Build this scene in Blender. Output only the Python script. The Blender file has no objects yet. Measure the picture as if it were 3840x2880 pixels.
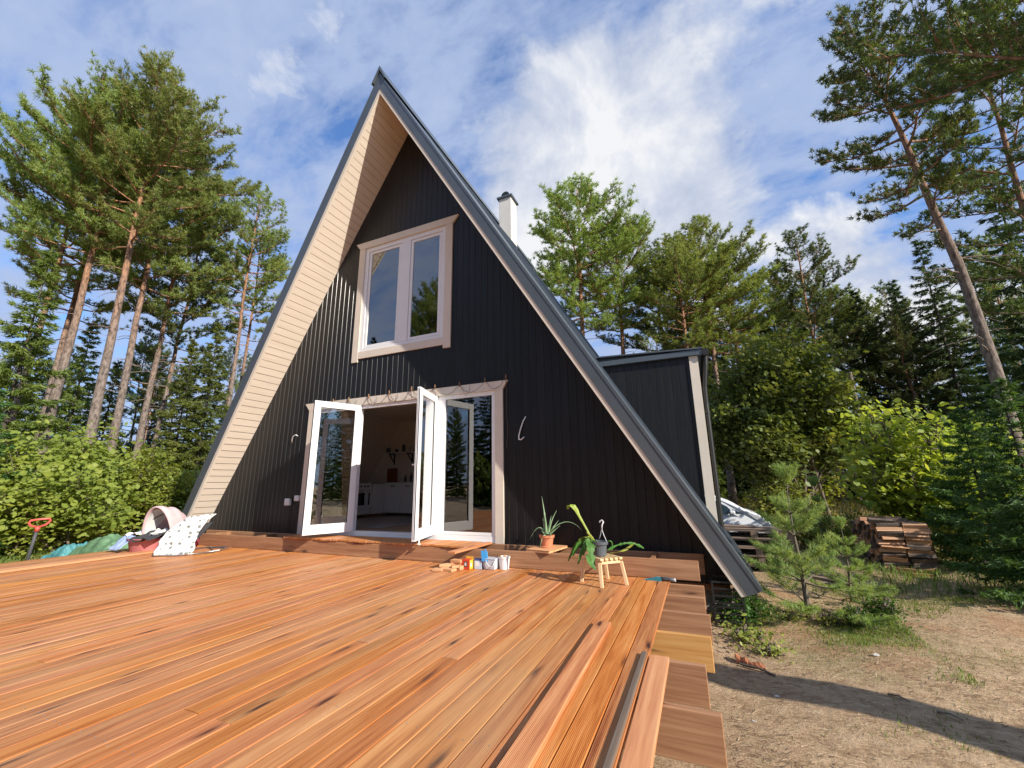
import bpy, math, random
import numpy as np
from mathutils import Vector, Matrix
R=math.radians
sc=bpy.context.scene
col=sc.collection
random.seed(7)
CAM=(4.70,-5.68,1.05)
GZ=-0.45

# ------------------------------------------------------------------ helpers
ORG={}
def tag(o,label=None,cat=None,group=None,kind=None):
    if label:o['label']=label
    if cat:o['category']=cat
    if group:o['group']=group
    if kind:o['kind']=kind
    return o
def thing(name,label,cat,loc=(0,0,0),group=None):
    o=bpy.data.objects.new(name,None); col.objects.link(o); o.location=loc
    o.empty_display_size=.2; ORG[o.name]=Vector(loc)
    return tag(o,label,cat,group)
def link(name,me,parent=None,loc=(0,0,0)):
    o=bpy.data.objects.new(name,me); col.objects.link(o)
    if parent is not None:
        o.parent=parent; ORG[o.name]=ORG[parent.name]
    else:
        o.location=loc; ORG[o.name]=Vector(loc)
    return o
class MB:
    def __init__(s): s.v=[]; s.f=[]; s.m=[]; s.mi=0
    def add(s,vs,fs):
        b=len(s.v); s.v+= [tuple(v) for v in vs]; s.f+=[tuple(i+b for i in f) for f in fs]; s.m+=[s.mi]*len(fs); return s
    def box(s,a,b):
        x0,y0,z0=[min(a[i],b[i]) for i in range(3)]; x1,y1,z1=[max(a[i],b[i]) for i in range(3)]
        return s.add([(x0,y0,z0),(x1,y0,z0),(x1,y1,z0),(x0,y1,z0),(x0,y0,z1),(x1,y0,z1),(x1,y1,z1),(x0,y1,z1)],
          [(0,3,2,1),(4,5,6,7),(0,1,5,4),(1,2,6,5),(2,3,7,6),(3,0,4,7)])
    def obox(s,o,u,v,w,a,b,c):
        # oriented box: origin o, unit axes u,v,w ; ranges a,b,c (pairs)
        o,u,v,w=map(Vector,(o,u,v,w)); P=[]
        for k in c:
            for (i,j) in ((a[0],b[0]),(a[1],b[0]),(a[1],b[1]),(a[0],b[1])): P.append(o+u*i+v*j+w*k)
        return s.add(P,[(0,3,2,1),(4,5,6,7),(0,1,5,4),(1,2,6,5),(2,3,7,6),(3,0,4,7)])
    def prism(s,poly,y0,y1,ax='y'):
        # polygon (list of 2d pts) extruded
        n=len(poly)
        if ax=='y': A=[(p[0],y0,p[1]) for p in poly]; B=[(p[0],y1,p[1]) for p in poly]
        elif ax=='x': A=[(y0,p[0],p[1]) for p in poly]; B=[(y1,p[0],p[1]) for p in poly]
        else: A=[(p[0],p[1],y0) for p in poly]; B=[(p[0],p[1],y1) for p in poly]
        return s.add(A+B,[tuple(range(n)),tuple(range(2*n-1,n-1,-1))]+[(i,(i+1)%n,(i+1)%n+n,i+n) for i in range(n)])
    def tube(s,pts,rad,n=8,cap=True):
        pts=[Vector(p) for p in pts]; m=len(pts)
        if not hasattr(rad,'__len__'): rad=[rad]*m
        V=[];F=[]; pu=None
        for i,p in enumerate(pts):
            t=(pts[min(i+1,m-1)]-pts[max(i-1,0)]).normalized()
            if pu is None:
                pu=t.orthogonal().normalized()
            else:
                pu=(pu-t*pu.dot(t)).normalized()
            w=t.cross(pu)
            for k in range(n):
                a=2*math.pi*k/n; V.append(p+(pu*math.cos(a)+w*math.sin(a))*rad[i])
        for i in range(m-1):
            for k in range(n):
                F.append((i*n+k,i*n+(k+1)%n,(i+1)*n+(k+1)%n,(i+1)*n+k))
        if cap: F.append(tuple(range(n-1,-1,-1))); F.append(tuple((m-1)*n+k for k in range(n)))
        return s.add(V,F)
    def lathe(s,c,prof,n=20,sx=1,sy=1):
        V=[];F=[];m=len(prof)
        for r,z in prof:
            for k in range(n):
                a=2*math.pi*k/n; V.append((c[0]+r*math.cos(a)*sx,c[1]+r*math.sin(a)*sy,c[2]+z))
        for i in range(m-1):
            for k in range(n): F.append((i*n+k,i*n+(k+1)%n,(i+1)*n+(k+1)%n,(i+1)*n+k))
        F.append(tuple(range(n-1,-1,-1))); F.append(tuple((m-1)*n+k for k in range(n)))
        return s.add(V,F)
    def build(s,name,mat,parent=None,loc=(0,0,0),smooth=False,bevel=0,label=None):
        off=ORG[parent.name] if parent is not None else Vector(loc)
        me=bpy.data.meshes.new(name)
        me.from_pydata([(v[0]-off.x,v[1]-off.y,v[2]-off.z) for v in s.v],[],s.f)
        for m in (mat if isinstance(mat,(list,tuple)) else [mat]): me.materials.append(m)
        if isinstance(mat,(list,tuple)): me.polygons.foreach_set('material_index',s.m)
        if smooth: me.polygons.foreach_set('use_smooth',[True]*len(me.polygons))
        me.update()
        o=link(name,me,parent,loc)
        if bevel:
            b=o.modifiers.new('bevel','BEVEL'); b.width=bevel; b.segments=2; b.limit_method='ANGLE'; b.angle_limit=R(40)
        if label:o['label']=label
        return o
def cards_mesh(name,V,mat):
    V=np.asarray(V,dtype=np.float32); N,k,_=V.shape
    me=bpy.data.meshes.new(name)
    me.vertices.add(N*k); me.vertices.foreach_set('co',V.reshape(-1))
    me.loops.add(N*k); me.loops.foreach_set('vertex_index',np.arange(N*k,dtype=np.int32))
    me.polygons.add(N); me.polygons.foreach_set('loop_start',np.arange(0,N*k,k,dtype=np.int32))
    try: me.polygons.foreach_set('loop_total',np.full(N,k,dtype=np.int32))
    except Exception: pass
    me.materials.append(mat); me.update(calc_edges=True); return me

# ------------------------------------------------------------------ materials
def nmat(name):
    m=bpy.data.materials.new(name); m.use_nodes=True; nt=m.node_tree
    return m,nt,nt.nodes['Principled BSDF']
def N(nt,t,**k):
    n=nt.nodes.new(t)
    for a,b in k.items():
        if a in n.inputs.keys() if hasattr(n.inputs,'keys') else False: n.inputs[a].default_value=b
        else: setattr(n,a,b)
    return n
def ramp(nt,fac,stops):
    r=nt.nodes.new('ShaderNodeValToRGB'); e=r.color_ramp.elements
    while len(e)<len(stops): e.new(.5)
    for i,(p,c) in enumerate(stops): e[i].position=p; e[i].color=(*c,1) if len(c)==3 else c
    nt.links.new(fac,r.inputs['Fac']); return r
def coords(nt,scale=(1,1,1),rot=(0,0,0),src='Object'):
    tc=nt.nodes.new('ShaderNodeTexCoord'); mp=nt.nodes.new('ShaderNodeMapping')
    mp.inputs['Scale'].default_value=scale; mp.inputs['Rotation'].default_value=rot
    nt.links.new(tc.outputs[src],mp.inputs['Vector']); return mp
def noise(nt,vec,scale,detail=4,rough=.6,dist=0):
    n=nt.nodes.new('ShaderNodeTexNoise'); n.inputs['Scale'].default_value=scale; n.inputs['Detail'].default_value=detail
    n.inputs['Roughness'].default_value=rough; n.inputs['Distortion'].default_value=dist
    if vec is not None: nt.links.new(vec,n.inputs['Vector'])
    return n
def bump(nt,p,h,strength=.3,dist=.01):
    b=nt.nodes.new('ShaderNodeBump'); b.inputs['Strength'].default_value=strength; b.inputs['Distance'].default_value=dist
    nt.links.new(h,b.inputs['Height']); nt.links.new(b.outputs['Normal'],p.inputs['Normal']); return b
def mixc(nt,fac,a,b,mode='MIX'):
    m=nt.nodes.new('ShaderNodeMix'); m.data_type='RGBA'; m.blend_type=mode
    for s,v in ((0,fac),(6,a),(7,b)):
        if isinstance(v,(int,float)): m.inputs[s].default_value=v
        elif isinstance(v,tuple): m.inputs[s].default_value=(*v,1)
        else: nt.links.new(v,m.inputs[s])
    return m.outputs[2]
def math_(nt,op,a,b=0,c=None):
    m=nt.nodes.new('ShaderNodeMath'); m.operation=op
    for i,v in enumerate((a,b) if c is None else (a,b,c)):
        if isinstance(v,(int,float)): m.inputs[i].default_value=v
        else: nt.links.new(v,m.inputs[i])
    return m.outputs[0]
def simple(name,c,rough=.6,var=.12,scale=6,bmp=.15,metal=0,bdist=.004,spec=.5):
    m,nt,p=nmat(name); mp=coords(nt)
    n=noise(nt,mp.outputs[0],scale,5)
    lo=tuple(x*(1-var) for x in c); hi=tuple(min(1,x*(1+var)) for x in c)
    r=ramp(nt,n.outputs['Fac'],[(.3,lo),(.7,hi)]); nt.links.new(r.outputs[0],p.inputs['Base Color'])
    p.inputs['Roughness'].default_value=rough; p.inputs['Metallic'].default_value=metal
    p.inputs['Specular IOR Level'].default_value=spec
    if bmp:
        n2=noise(nt,mp.outputs[0],scale*8,4); bump(nt,p,n2.outputs['Fac'],bmp,bdist)
    return m
def wood(name,cols,axis='Y',rough=.55,knots=True,island=True,ridges=0,streak=1.0,spec=.4,darkspots=(.06,.02,.015)):
    """cols: list of 3 colours dark->light; axis=grain direction"""
    m,nt,p=nmat(name)
    sc_={'X':(.5,14,14),'Y':(14,.5,14),'Z':(14,14,.5)}[axis]
    mp=coords(nt,sc_)
    geo=nt.nodes.new('ShaderNodeNewGeometry')
    off=nt.nodes.new('ShaderNodeVectorMath'); off.operation='ADD'
    cmb=nt.nodes.new('ShaderNodeCombineXYZ')
    isl=math_(nt,'MULTIPLY',geo.outputs['Random Per Island'],40.0)
    for i in range(3): nt.links.new(isl,cmb.inputs[i])
    nt.links.new(mp.outputs[0],off.inputs[0]); nt.links.new(cmb.outputs[0],off.inputs[1])
    n=noise(nt,off.outputs[0],1.3*streak,6,.62,.6)
    n2=noise(nt,off.outputs[0],5.5,3,.6,.2)
    f=math_(nt,'ADD',math_(nt,'MULTIPLY',n.outputs['Fac'],.62),math_(nt,'MULTIPLY',n2.outputs['Fac'],.38))
    r=ramp(nt,f,[(.34,cols[0]),(.5,cols[1]),(.66,cols[2])])
    c=r.outputs[0]
    if island:
        hs=nt.nodes.new('ShaderNodeHueSaturation')
        w=nt.nodes.new('ShaderNodeTexWhiteNoise'); w.noise_dimensions='1D'; nt.links.new(geo.outputs['Random Per Island'],w.inputs['W'])
        sep=nt.nodes.new('ShaderNodeSeparateColor'); nt.links.new(w.outputs['Color'],sep.inputs[0])
        nt.links.new(math_(nt,'MULTIPLY_ADD',sep.outputs[0],.010,.494),hs.inputs['Hue'])
        nt.links.new(math_(nt,'MULTIPLY_ADD',sep.outputs[1],.16,.94),hs.inputs['Saturation'])
        nt.links.new(math_(nt,'MULTIPLY_ADD',sep.outputs[2],.28,.87),hs.inputs['Value'])
        nt.links.new(c,hs.inputs['Color']); c=hs.outputs[0]
    if knots:
        ks={'X':(1.6,9,9),'Y':(9,1.6,9),'Z':(9,9,1.6)}[axis]
        mk=coords(nt,ks); offk=nt.nodes.new('ShaderNodeVectorMath'); offk.operation='ADD'
        nt.links.new(mk.outputs[0],offk.inputs[0]); nt.links.new(cmb.outputs[0],offk.inputs[1])
        dn=noise(nt,offk.outputs[0],2.2,3); ad=nt.nodes.new('ShaderNodeVectorMath'); ad.operation='MULTIPLY_ADD'
        nt.links.new(dn.outputs['Color'],ad.inputs[0]); ad.inputs[1].default_value=(.35,.35,.35); nt.links.new(offk.outputs[0],ad.inputs[2])
        vo=nt.nodes.new('ShaderNodeTexVoronoi'); vo.inputs['Scale'].default_value=.95; vo.inputs['Randomness'].default_value=1; nt.links.new(ad.outputs[0],vo.inputs['Vector'])
        kr=ramp(nt,vo.outputs['Distance'],[(.05,(1,1,1)),(.14,(.28,.28,.28)),(.24,(0,0,0))])
        c=mixc(nt,kr.outputs[0],c,darkspots)
    if ridges:
        big=noise(nt,coords(nt,(.9,.35,1)).outputs[0],1.0,4); mk_=ramp(nt,big.outputs['Fac'],[(.56,(0,0,0)),(.72,(.32,.32,.32))]); c=mixc(nt,mk_.outputs[0],c,(.52,.33,.18))
    nt.links.new(c,p.inputs['Base Color'])
    p.inputs['Roughness'].default_value=rough; p.inputs['Specular IOR Level'].default_value=spec
    h=n2.outputs['Fac']
    if ridges:
        tc=nt.nodes.new('ShaderNodeTexCoord'); sx=nt.nodes.new('ShaderNodeSeparateXYZ'); nt.links.new(tc.outputs['Object'],sx.inputs[0])
        s=math_(nt,'SINE',math_(nt,'MULTIPLY',sx.outputs[0],2*math.pi/ridges))
        h=math_(nt,'ADD',math_(nt,'MULTIPLY',s,.5),math_(nt,'MULTIPLY',n2.outputs['Fac'],.6))
        bump(nt,p,h,.55,.0016)
    else: bump(nt,p,h,.3,.002)
    return m
def leafmat(name,a,b,trans=.35,scale=1.2,c=None,rough=.5,spec=.35):
    m,nt,p=nmat(name)
    mp=coords(nt); n=noise(nt,mp.outputs[0],scale,3); n2=noise(nt,mp.outputs[0],scale*9,2)
    f=math_(nt,'ADD',math_(nt,'MULTIPLY',n.outputs['Fac'],.6),math_(nt,'MULTIPLY',n2.outputs['Fac'],.4))
    st=[(.38,a),(.62,b)]
    if c: st=[(.36,a),(.56,b),(.72,c)]
    r=ramp(nt,f,st)
    oi=nt.nodes.new('ShaderNodeObjectInfo'); hs=nt.nodes.new('ShaderNodeHueSaturation')
    nt.links.new(math_(nt,'MULTIPLY_ADD',oi.outputs['Random'],.03,.485),hs.inputs['Hue'])
    nt.links.new(math_(nt,'MULTIPLY_ADD',oi.outputs['Random'],.35,.82),hs.inputs['Value'])
    nt.links.new(r.outputs[0],hs.inputs['Color'])
    nt.links.new(hs.outputs[0],p.inputs['Base Color']); p.inputs['Roughness'].default_value=rough
    p.inputs['Specular IOR Level'].default_value=spec
    t=nt.nodes.new('ShaderNodeBsdfTranslucent'); nt.links.new(mixc(nt,1.0,hs.outputs[0],(1.5,1.35,.55),'MULTIPLY'),t.inputs['Color'])
    mx=nt.nodes.new('ShaderNodeMixShader'); mx.inputs[0].default_value=trans
    nt.links.new(p.outputs[0],mx.inputs[1]); nt.links.new(t.outputs[0],mx.inputs[2])
    nt.links.new(mx.outputs[0],nt.nodes['Material Output'].inputs['Surface'])
    return m
def bark(name,lo,mid,hi,h0,h1):
    m,nt,p=nmat(name); mp=coords(nt,(1,1,.35)); v=noise(nt,mp.outputs[0],14,5,.7)
    tc=nt.nodes.new('ShaderNodeTexCoord'); sx=nt.nodes.new('ShaderNodeSeparateXYZ'); nt.links.new(tc.outputs['Object'],sx.inputs[0])
    n=noise(nt,tc.outputs['Object'],.8,2)
    z=math_(nt,'ADD',math_(nt,'DIVIDE',math_(nt,'SUBTRACT',sx.outputs[2],h0),h1-h0),math_(nt,'MULTIPLY_ADD',n.outputs['Fac'],.8,-.4))
    c=ramp(nt,z,[(0,mid),(1,hi)]).outputs[0]
    c=mixc(nt,ramp(nt,v.outputs['Fac'],[(.35,(0,0,0)),(.6,(1,1,1))]).outputs[0],lo,c)
    nt.links.new(c,p.inputs['Base Color']); p.inputs['Roughness'].default_value=.9; bump(nt,p,v.outputs['Fac'],.8,.03); return m
def glass(name,tint=(.93,.96,.95),ior=2.6):
    m=bpy.data.materials.new(name); m.use_nodes=True; nt=m.node_tree; nt.nodes.remove(nt.nodes['Principled BSDF'])
    t=nt.nodes.new('ShaderNodeBsdfTransparent'); t.inputs[0].default_value=(*tint,1)
    g=nt.nodes.new('ShaderNodeBsdfGlossy'); g.inputs['Roughness'].default_value=.004
    fr=nt.nodes.new('ShaderNodeFresnel'); fr.inputs[0].default_value=ior
    mx=nt.nodes.new('ShaderNodeMixShader'); nt.links.new(fr.outputs[0],mx.inputs[0]); nt.links.new(t.outputs[0],mx.inputs[1]); nt.links.new(g.outputs[0],mx.inputs[2])
    nt.links.new(mx.outputs[0],nt.nodes['Material Output'].inputs['Surface']); return m

M={}
M['black']=wood('black_stained_boards',[(.0055,.0058,.0065),(.009,.0095,.0108),(.016,.0165,.0175)],'Z',rough=.42,knots=False,island=True,spec=.38)
M['beige']=wood('beige_painted_boards',[(.66,.565,.46),(.72,.62,.51),(.77,.68,.565)],'Y',rough=.5,knots=False,island=False)
M['glintedge']=simple('glinting_black_board_edge',(.045,.042,.040),.27,.3,9,.1,spec=1.0)  # sun-facing groove flank: colour lightened and glossed to strengthen the sun glints
M['beige_v']=simple('beige_paint',(.60,.475,.37),.5,.06,3,.12)
M['trim']=simple('beige_trim_paint',(.68,.60,.50),.5,.05,4,.15)
M['metal']=simple('dark_roof_metal',(.105,.125,.145),.38,.08,2,.05,metal=.35)
M['white']=simple('white_window_paint',(.80,.80,.80),.35,.02,3,.03)
M['seal']=simple('black_rubber_seal',(.03,.03,.03),.6)
M['glass']=glass('pane_glass')
M['glass2']=glass('coated_pane_glass',ior=3.3)
M['deck']=wood('oiled_deck_boards',[(.31,.10,.036),(.53,.22,.082),(.67,.34,.145)],'Y',rough=.46,ridges=.0075,spec=.35)
M['deck_x']=wood('oiled_boards_x',[(.38,.14,.05),(.54,.23,.09),(.66,.34,.15)],'Y',rough=.5,ridges=0)
M['beam']=wood('brown_impregnated_beam',[(.22,.10,.045),(.33,.17,.08),(.42,.24,.12)],'X',rough=.65)
M['beam_lit']=wood('sunlit_orange_beam',[(.42,.20,.05),(.52,.28,.08),(.58,.34,.12)],'X',rough=.6)  # bright sunlight on one joist put into its orange-yellow colour
M['board_new']=wood('new_deck_plank',[(.42,.17,.07),(.56,.26,.11),(.64,.34,.16)],'Y',rough=.5)
M['greyplank']=wood('weathered_plank',[(.10,.075,.05),(.15,.11,.08),(.21,.16,.12)],'Y',rough=.7)
M['pallet']=wood('weathered_pallet_wood',[(.13,.095,.07),(.23,.17,.125),(.33,.26,.2)],'X',rough=.8)
M['pine_w']=wood('light_pine_wood',[(.58,.38,.18),(.70,.50,.27),(.76,.58,.35)],'Z',rough=.5,knots=False)
M['offcut']=wood('sawn_offcuts',[(.45,.22,.09),(.60,.33,.15),(.70,.42,.22)],'X',rough=.6,knots=False)
M['plaster']=simple('chimney_render',(.62,.60,.55),.8,.07,5,.35,bdist=.006)
M['concrete']=simple('concrete_block',(.36,.34,.30),.9,.2,7,.5)
M['iwall']=simple('interior_wall',(.86,.78,.68),.8,.04)
M['ifloor']=wood('interior_floor',[(.38,.24,.14),(.50,.33,.20),(.58,.40,.26)],'Y',rough=.4,knots=False)
M['cab']=simple('white_cabinet',(.86,.85,.83),.4,.03,3,0)
M['counter']=simple('dark_countertop',(.10,.075,.06),.4)
M['blackiron']=simple('black_iron',(.015,.015,.015),.5)
M['ovenglass']=simple('oven_glass',(.012,.012,.014),.12,0.05,3,0)
M['steel']=simple('brushed_steel',(.55,.55,.56),.3,.05,4,.05,metal=.9)
M['chair']=wood('red_brown_wood',[(.20,.06,.025),(.30,.10,.04),(.38,.15,.06)],'Z',rough=.4,knots=False)
M['rug']=simple('grey_rug',(.42,.41,.40),.95,.1,30,.4)
M['post']=wood('yellow_pine_post',[(.42,.26,.09),(.55,.36,.13),(.62,.43,.18)],'Z',rough=.6)
M['orange']=simple('orange_plastic',(.75,.20,.03),.4)
M['terracotta']=simple('terracotta',(.60,.22,.11),.7,.1,8,.1)
M['greypot']=simple('dark_grey_plastic_pot',(.10,.115,.13),.4,.05)
M['soil']=simple('potting_soil',(.05,.035,.025),1,.3,40,.5)
M['aloe']=simple('aloe_leaf',(.22,.33,.17),.45,.2,14,.05)
M['cactus']=leafmat('flat_cactus_leaf',(.05,.15,.025),(.10,.24,.04),.15,6,(.28,.34,.07))
M['cactusy']=leafmat('yellow_cactus_leaf',(.30,.36,.05),(.40,.45,.08),.25,8)
M['whiteplastic']=simple('white_plastic',(.78,.78,.77),.35,.03,3,0)
M['clearplastic']=simple('cloudy_plastic',(.55,.60,.66),.25,.08,5,0)
M['red']=simple('red_cardboard',(.62,.06,.03),.5,.1,12,.05)
M['yellow']=simple('yellow_cardboard',(.75,.50,.05),.5,.1)
M['lightblue']=simple('pale_blue_cardboard',(.50,.60,.74),.5,.06)
M['navy']=simple('dark_blue_cardboard',(.05,.09,.25),.5,.1)
M['blue']=simple('bright_blue_plastic',(.06,.36,.75),.4,.08)
M['teal']=simple('teal_plastic',(.03,.22,.28),.4,.1)
M['rubber']=simple('grey_rubber_grip',(.07,.07,.075),.6,.15,10)
M['pinkfab']=simple('pale_pink_fabric',(.62,.45,.45),.9,.08,10,.3)
M['pinkdark']=simple('raspberry_fabric',(.40,.05,.10),.9,.1,10,.2)
M['whitefab']=simple('white_fabric',(.72,.73,.70),.95,.05,10,.3)
M['basin']=simple('salmon_pink_plastic',(.60,.20,.19),.4,.04)
M['bluefab']=simple('light_blue_fabric',(.36,.46,.66),.95,.12,12,.3)
M['darkfab']=simple('charcoal_fabric',(.045,.045,.05),.95,.2,12,.3)
M['tarp_g']=simple('green_tarpaulin',(.13,.24,.12),.4,.3,9,.6,bdist=.02)
M['tarp_t']=simple('teal_tarpaulin',(.08,.27,.28),.4,.2,9,.6,bdist=.02)
M['shred']=simple('red_shovel_handle',(.62,.09,.07),.35,.06)
M['carpaint']=simple('silver_car_paint',(.84,.86,.88),.25,.02,2,0,metal=.0)
M['carglass']=simple('dark_car_glass',(.02,.035,.035),.06,.1,2,0)
M['tyre']=simple('black_tyre',(.02,.02,.02),.8)
M['log']=wood('split_firewood',[(.30,.15,.07),(.48,.28,.15),(.66,.46,.28)],'X',rough=.85,knots=False)
M['logbark']=simple('firewood_bark',(.12,.09,.07),.95,.4,20,.7)
M['stone']=simple('pale_stone',(.55,.52,.47),.8,.1)
M['twine']=simple('brown_wire',(.10,.065,.045),.7)
M['peg']=simple('wooden_peg',(.30,.17,.09),.7)
M['barkp']=bark('pine_bark',(.07,.05,.04),(.27,.215,.18),(.44,.21,.10),6.5,12.5)
M['barks']=bark('spruce_bark',(.03,.025,.02),(.09,.07,.06),(.12,.09,.07),3,12)
M['barkb']=simple('grey_bark',(.15,.12,.09),.9,.3,12,.5)
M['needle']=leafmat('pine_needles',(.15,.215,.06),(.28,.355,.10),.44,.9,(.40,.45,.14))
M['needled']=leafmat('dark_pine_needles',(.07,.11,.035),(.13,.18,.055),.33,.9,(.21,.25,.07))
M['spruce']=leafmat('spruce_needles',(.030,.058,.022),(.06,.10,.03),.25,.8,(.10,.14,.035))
M['spruceg']=leafmat('light_green_spruce_needles',(.10,.15,.035),(.18,.225,.05),.35,.8,(.28,.30,.07))  # light green needle colour, paler than the other spruces
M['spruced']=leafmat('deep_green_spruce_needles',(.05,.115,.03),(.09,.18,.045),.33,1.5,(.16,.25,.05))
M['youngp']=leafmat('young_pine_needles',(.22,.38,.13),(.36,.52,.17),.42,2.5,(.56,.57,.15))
M['hazel']=leafmat('hazel_leaves',(.15,.23,.04),(.32,.39,.07),.45,1.5,(.52,.51,.10))
M['hazely']=leafmat('yellow_green_leaves',(.24,.37,.07),(.38,.50,.11),.5,1.5,(.56,.56,.15))
M['maple']=leafmat('maple_leaves',(.06,.10,.025),(.20,.26,.075),.33,1.5,(.46,.40,.15))
M['weed']=leafmat('weed_leaves',(.06,.15,.03),(.12,.24,.05),.35,5)
M['weedy']=leafmat('yellowing_weed_leaves',(.16,.22,.04),(.30,.32,.06),.35,5,(.42,.30,.08))
M['grass']=leafmat('grass_blades',(.12,.19,.035),(.20,.27,.06),.35,3,(.38,.34,.13))
M['straw']=simple('pale_straw',(.55,.40,.24),.9,.2,30,0)
M['litter']=simple('brown_litter',(.17,.10,.055),.9,.3,30,0)
M['drygrass']=leafmat('dry_grass_blades',(.22,.20,.07),(.34,.28,.11),.35,3,(.45,.36,.18))

def cloth_print():
    m,nt,p=nmat('white_cloth_with_grey_prints'); mp=coords(nt)
    vo=nt.nodes.new('ShaderNodeTexVoronoi'); vo.inputs['Scale'].default_value=12; vo.inputs['Randomness'].default_value=.45
    nt.links.new(mp.outputs[0],vo.inputs['Vector'])
    n=noise(nt,mp.outputs[0],60,3); f=math_(nt,'ADD',vo.outputs['Distance'],math_(nt,'MULTIPLY_ADD',n.outputs['Fac'],.5,-.25))
    r=ramp(nt,f,[(.27,(.22,.23,.22)),(.36,(.76,.77,.74))]); nt.links.new(r.outputs[0],p.inputs['Base Color']); p.inputs['Roughness'].default_value=.95
    return m
M['print']=cloth_print()

def ground_mat():
    m,nt,p=nmat('sandy_yard_ground'); mp=coords(nt)
    n=noise(nt,mp.outputs[0],.55,6,.6,.3); n2=noise(nt,mp.outputs[0],7,8,.75); n3=noise(nt,mp.outputs[0],45,4,.7)
    mpS=coords(nt,(3,22,10),(0,0,.5)); n4=noise(nt,mpS.outputs[0],3,5,.7,1.2)
    soil=ramp(nt,n2.outputs['Fac'],[(.3,(.20,.12,.065)),(.5,(.42,.28,.165)),(.7,(.58,.42,.265))])
    straw=mixc(nt,ramp(nt,n4.outputs['Fac'],[(.52,(0,0,0)),(.62,(1,1,1))]).outputs[0],soil.outputs[0],(.60,.45,.27))
    f=math_(nt,'ADD',math_(nt,'MULTIPLY',n.outputs['Fac'],.65),math_(nt,'MULTIPLY',n3.outputs['Fac'],.35))
    sx=nt.nodes.new('ShaderNodeSeparateXYZ'); nt.links.new(mp.outputs[0],sx.inputs[0])
    far=math_(nt,'MULTIPLY',math_(nt,'MAXIMUM',math_(nt,'SUBTRACT',sx.outputs[1],3.5),0),.022)
    farc=math_(nt,'MINIMUM',far,.14)
    g=ramp(nt,math_(nt,'ADD',f,farc),[(.53,(0,0,0)),(.63,(1,1,1))])
    gc=ramp(nt,n3.outputs['Fac'],[(.35,(.13,.13,.05)),(.65,(.30,.28,.11))])
    c=mixc(nt,math_(nt,'MULTIPLY',g.outputs[0],.6),straw,gc.outputs[0])
    # needle litter, reddish
    lit=ramp(nt,noise(nt,mp.outputs[0],1.1,4).outputs['Fac'],[(.56,(0,0,0)),(.66,(1,1,1))])
    c=mixc(nt,math_(nt,'MULTIPLY',lit.outputs[0],.5),c,(.42,.22,.12))
    nt.links.new(c,p.inputs['Base Color']); p.inputs['Roughness'].default_value=.95; p.inputs['Specular IOR Level'].default_value=.15
    h=math_(nt,'ADD',math_(nt,'MULTIPLY',n2.outputs['Fac'],1.0),math_(nt,'MULTIPLY',n3.outputs['Fac'],.25))
    bump(nt,p,h,.8,.06); return m
M['ground']=ground_mat()

# ------------------------------------------------------------------ camera
cam=bpy.data.objects.new('camera',bpy.data.cameras.new('camera')); col.objects.link(cam)
yaw,pit,rol=R(23.624),R(13.489),R(-.8356)
fwd=Vector((-math.sin(yaw)*math.cos(pit),math.cos(yaw)*math.cos(pit),math.sin(pit)))
r0=Vector((math.cos(yaw),math.sin(yaw),0)); u0=r0.cross(fwd)
rt=r0*math.cos(rol)+u0*math.sin(rol); up=-r0*math.sin(rol)+u0*math.cos(rol)
cam.matrix_world=Matrix(((rt.x,up.x,-fwd.x,CAM[0]),(rt.y,up.y,-fwd.y,CAM[1]),(rt.z,up.z,-fwd.z,CAM[2]),(0,0,0,1)))
cam.data.sensor_width=36; cam.data.lens=14.499; cam.data.clip_end=2000; cam.data.clip_start=.05
sc.camera=cam

# ------------------------------------------------------------------ light
S=Vector((2.97,-1.0,1.77)).normalized()
el=math.asin(S.z); az=math.atan2(S.x,S.y)
sun=bpy.data.lights.new('sun','SUN'); sun.energy=4.7; sun.angle=R(.53); sun.color=(1,.93,.82)
so=bpy.data.objects.new('sun',sun); col.objects.link(so); so.rotation_euler=S.to_track_quat('Z','Y').to_euler(); so.location=(20,-8,20)
w=bpy.data.worlds.new('World'); sc.world=w; w.use_nodes=True; nt=w.node_tree; nt.nodes.clear()
out=nt.nodes.new('ShaderNodeOutputWorld'); bg=nt.nodes.new('ShaderNodeBackground'); nt.links.new(bg.outputs[0],out.inputs[0])
sky=nt.nodes.new('ShaderNodeTexSky'); sky.sky_type='NISHITA'; sky.sun_disc=False; sky.sun_elevation=el; sky.sun_rotation=az
sky.air_density=1.0; sky.dust_density=.4; sky.ozone_density=2.5
tc=nt.nodes.new('ShaderNodeTexCoord'); sx=nt.nodes.new('ShaderNodeSeparateXYZ'); nt.links.new(tc.outputs['Generated'],sx.inputs[0])
zc=math_(nt,'ADD',math_(nt,'MAXIMUM',sx.outputs[2],.0),.28)
cb=nt.nodes.new('ShaderNodeCombineXYZ'); nt.links.new(math_(nt,'DIVIDE',sx.outputs[0],zc),cb.inputs[0]); nt.links.new(math_(nt,'DIVIDE',sx.outputs[1],zc),cb.inputs[1])
mpw=nt.nodes.new('ShaderNodeMapping'); mpw.inputs['Rotation'].default_value=(0,0,R(35)); mpw.inputs['Scale'].default_value=(1.0,1.9,1); nt.links.new(cb.outputs[0],mpw.inputs[0])
nA=noise(nt,mpw.outputs[0],2.6,9,.58,.5); nB=noise(nt,tc.outputs['Generated'],4.4,9,.60,.25); nC=noise(nt,cb.outputs[0],1.3,3,.5,0)
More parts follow.
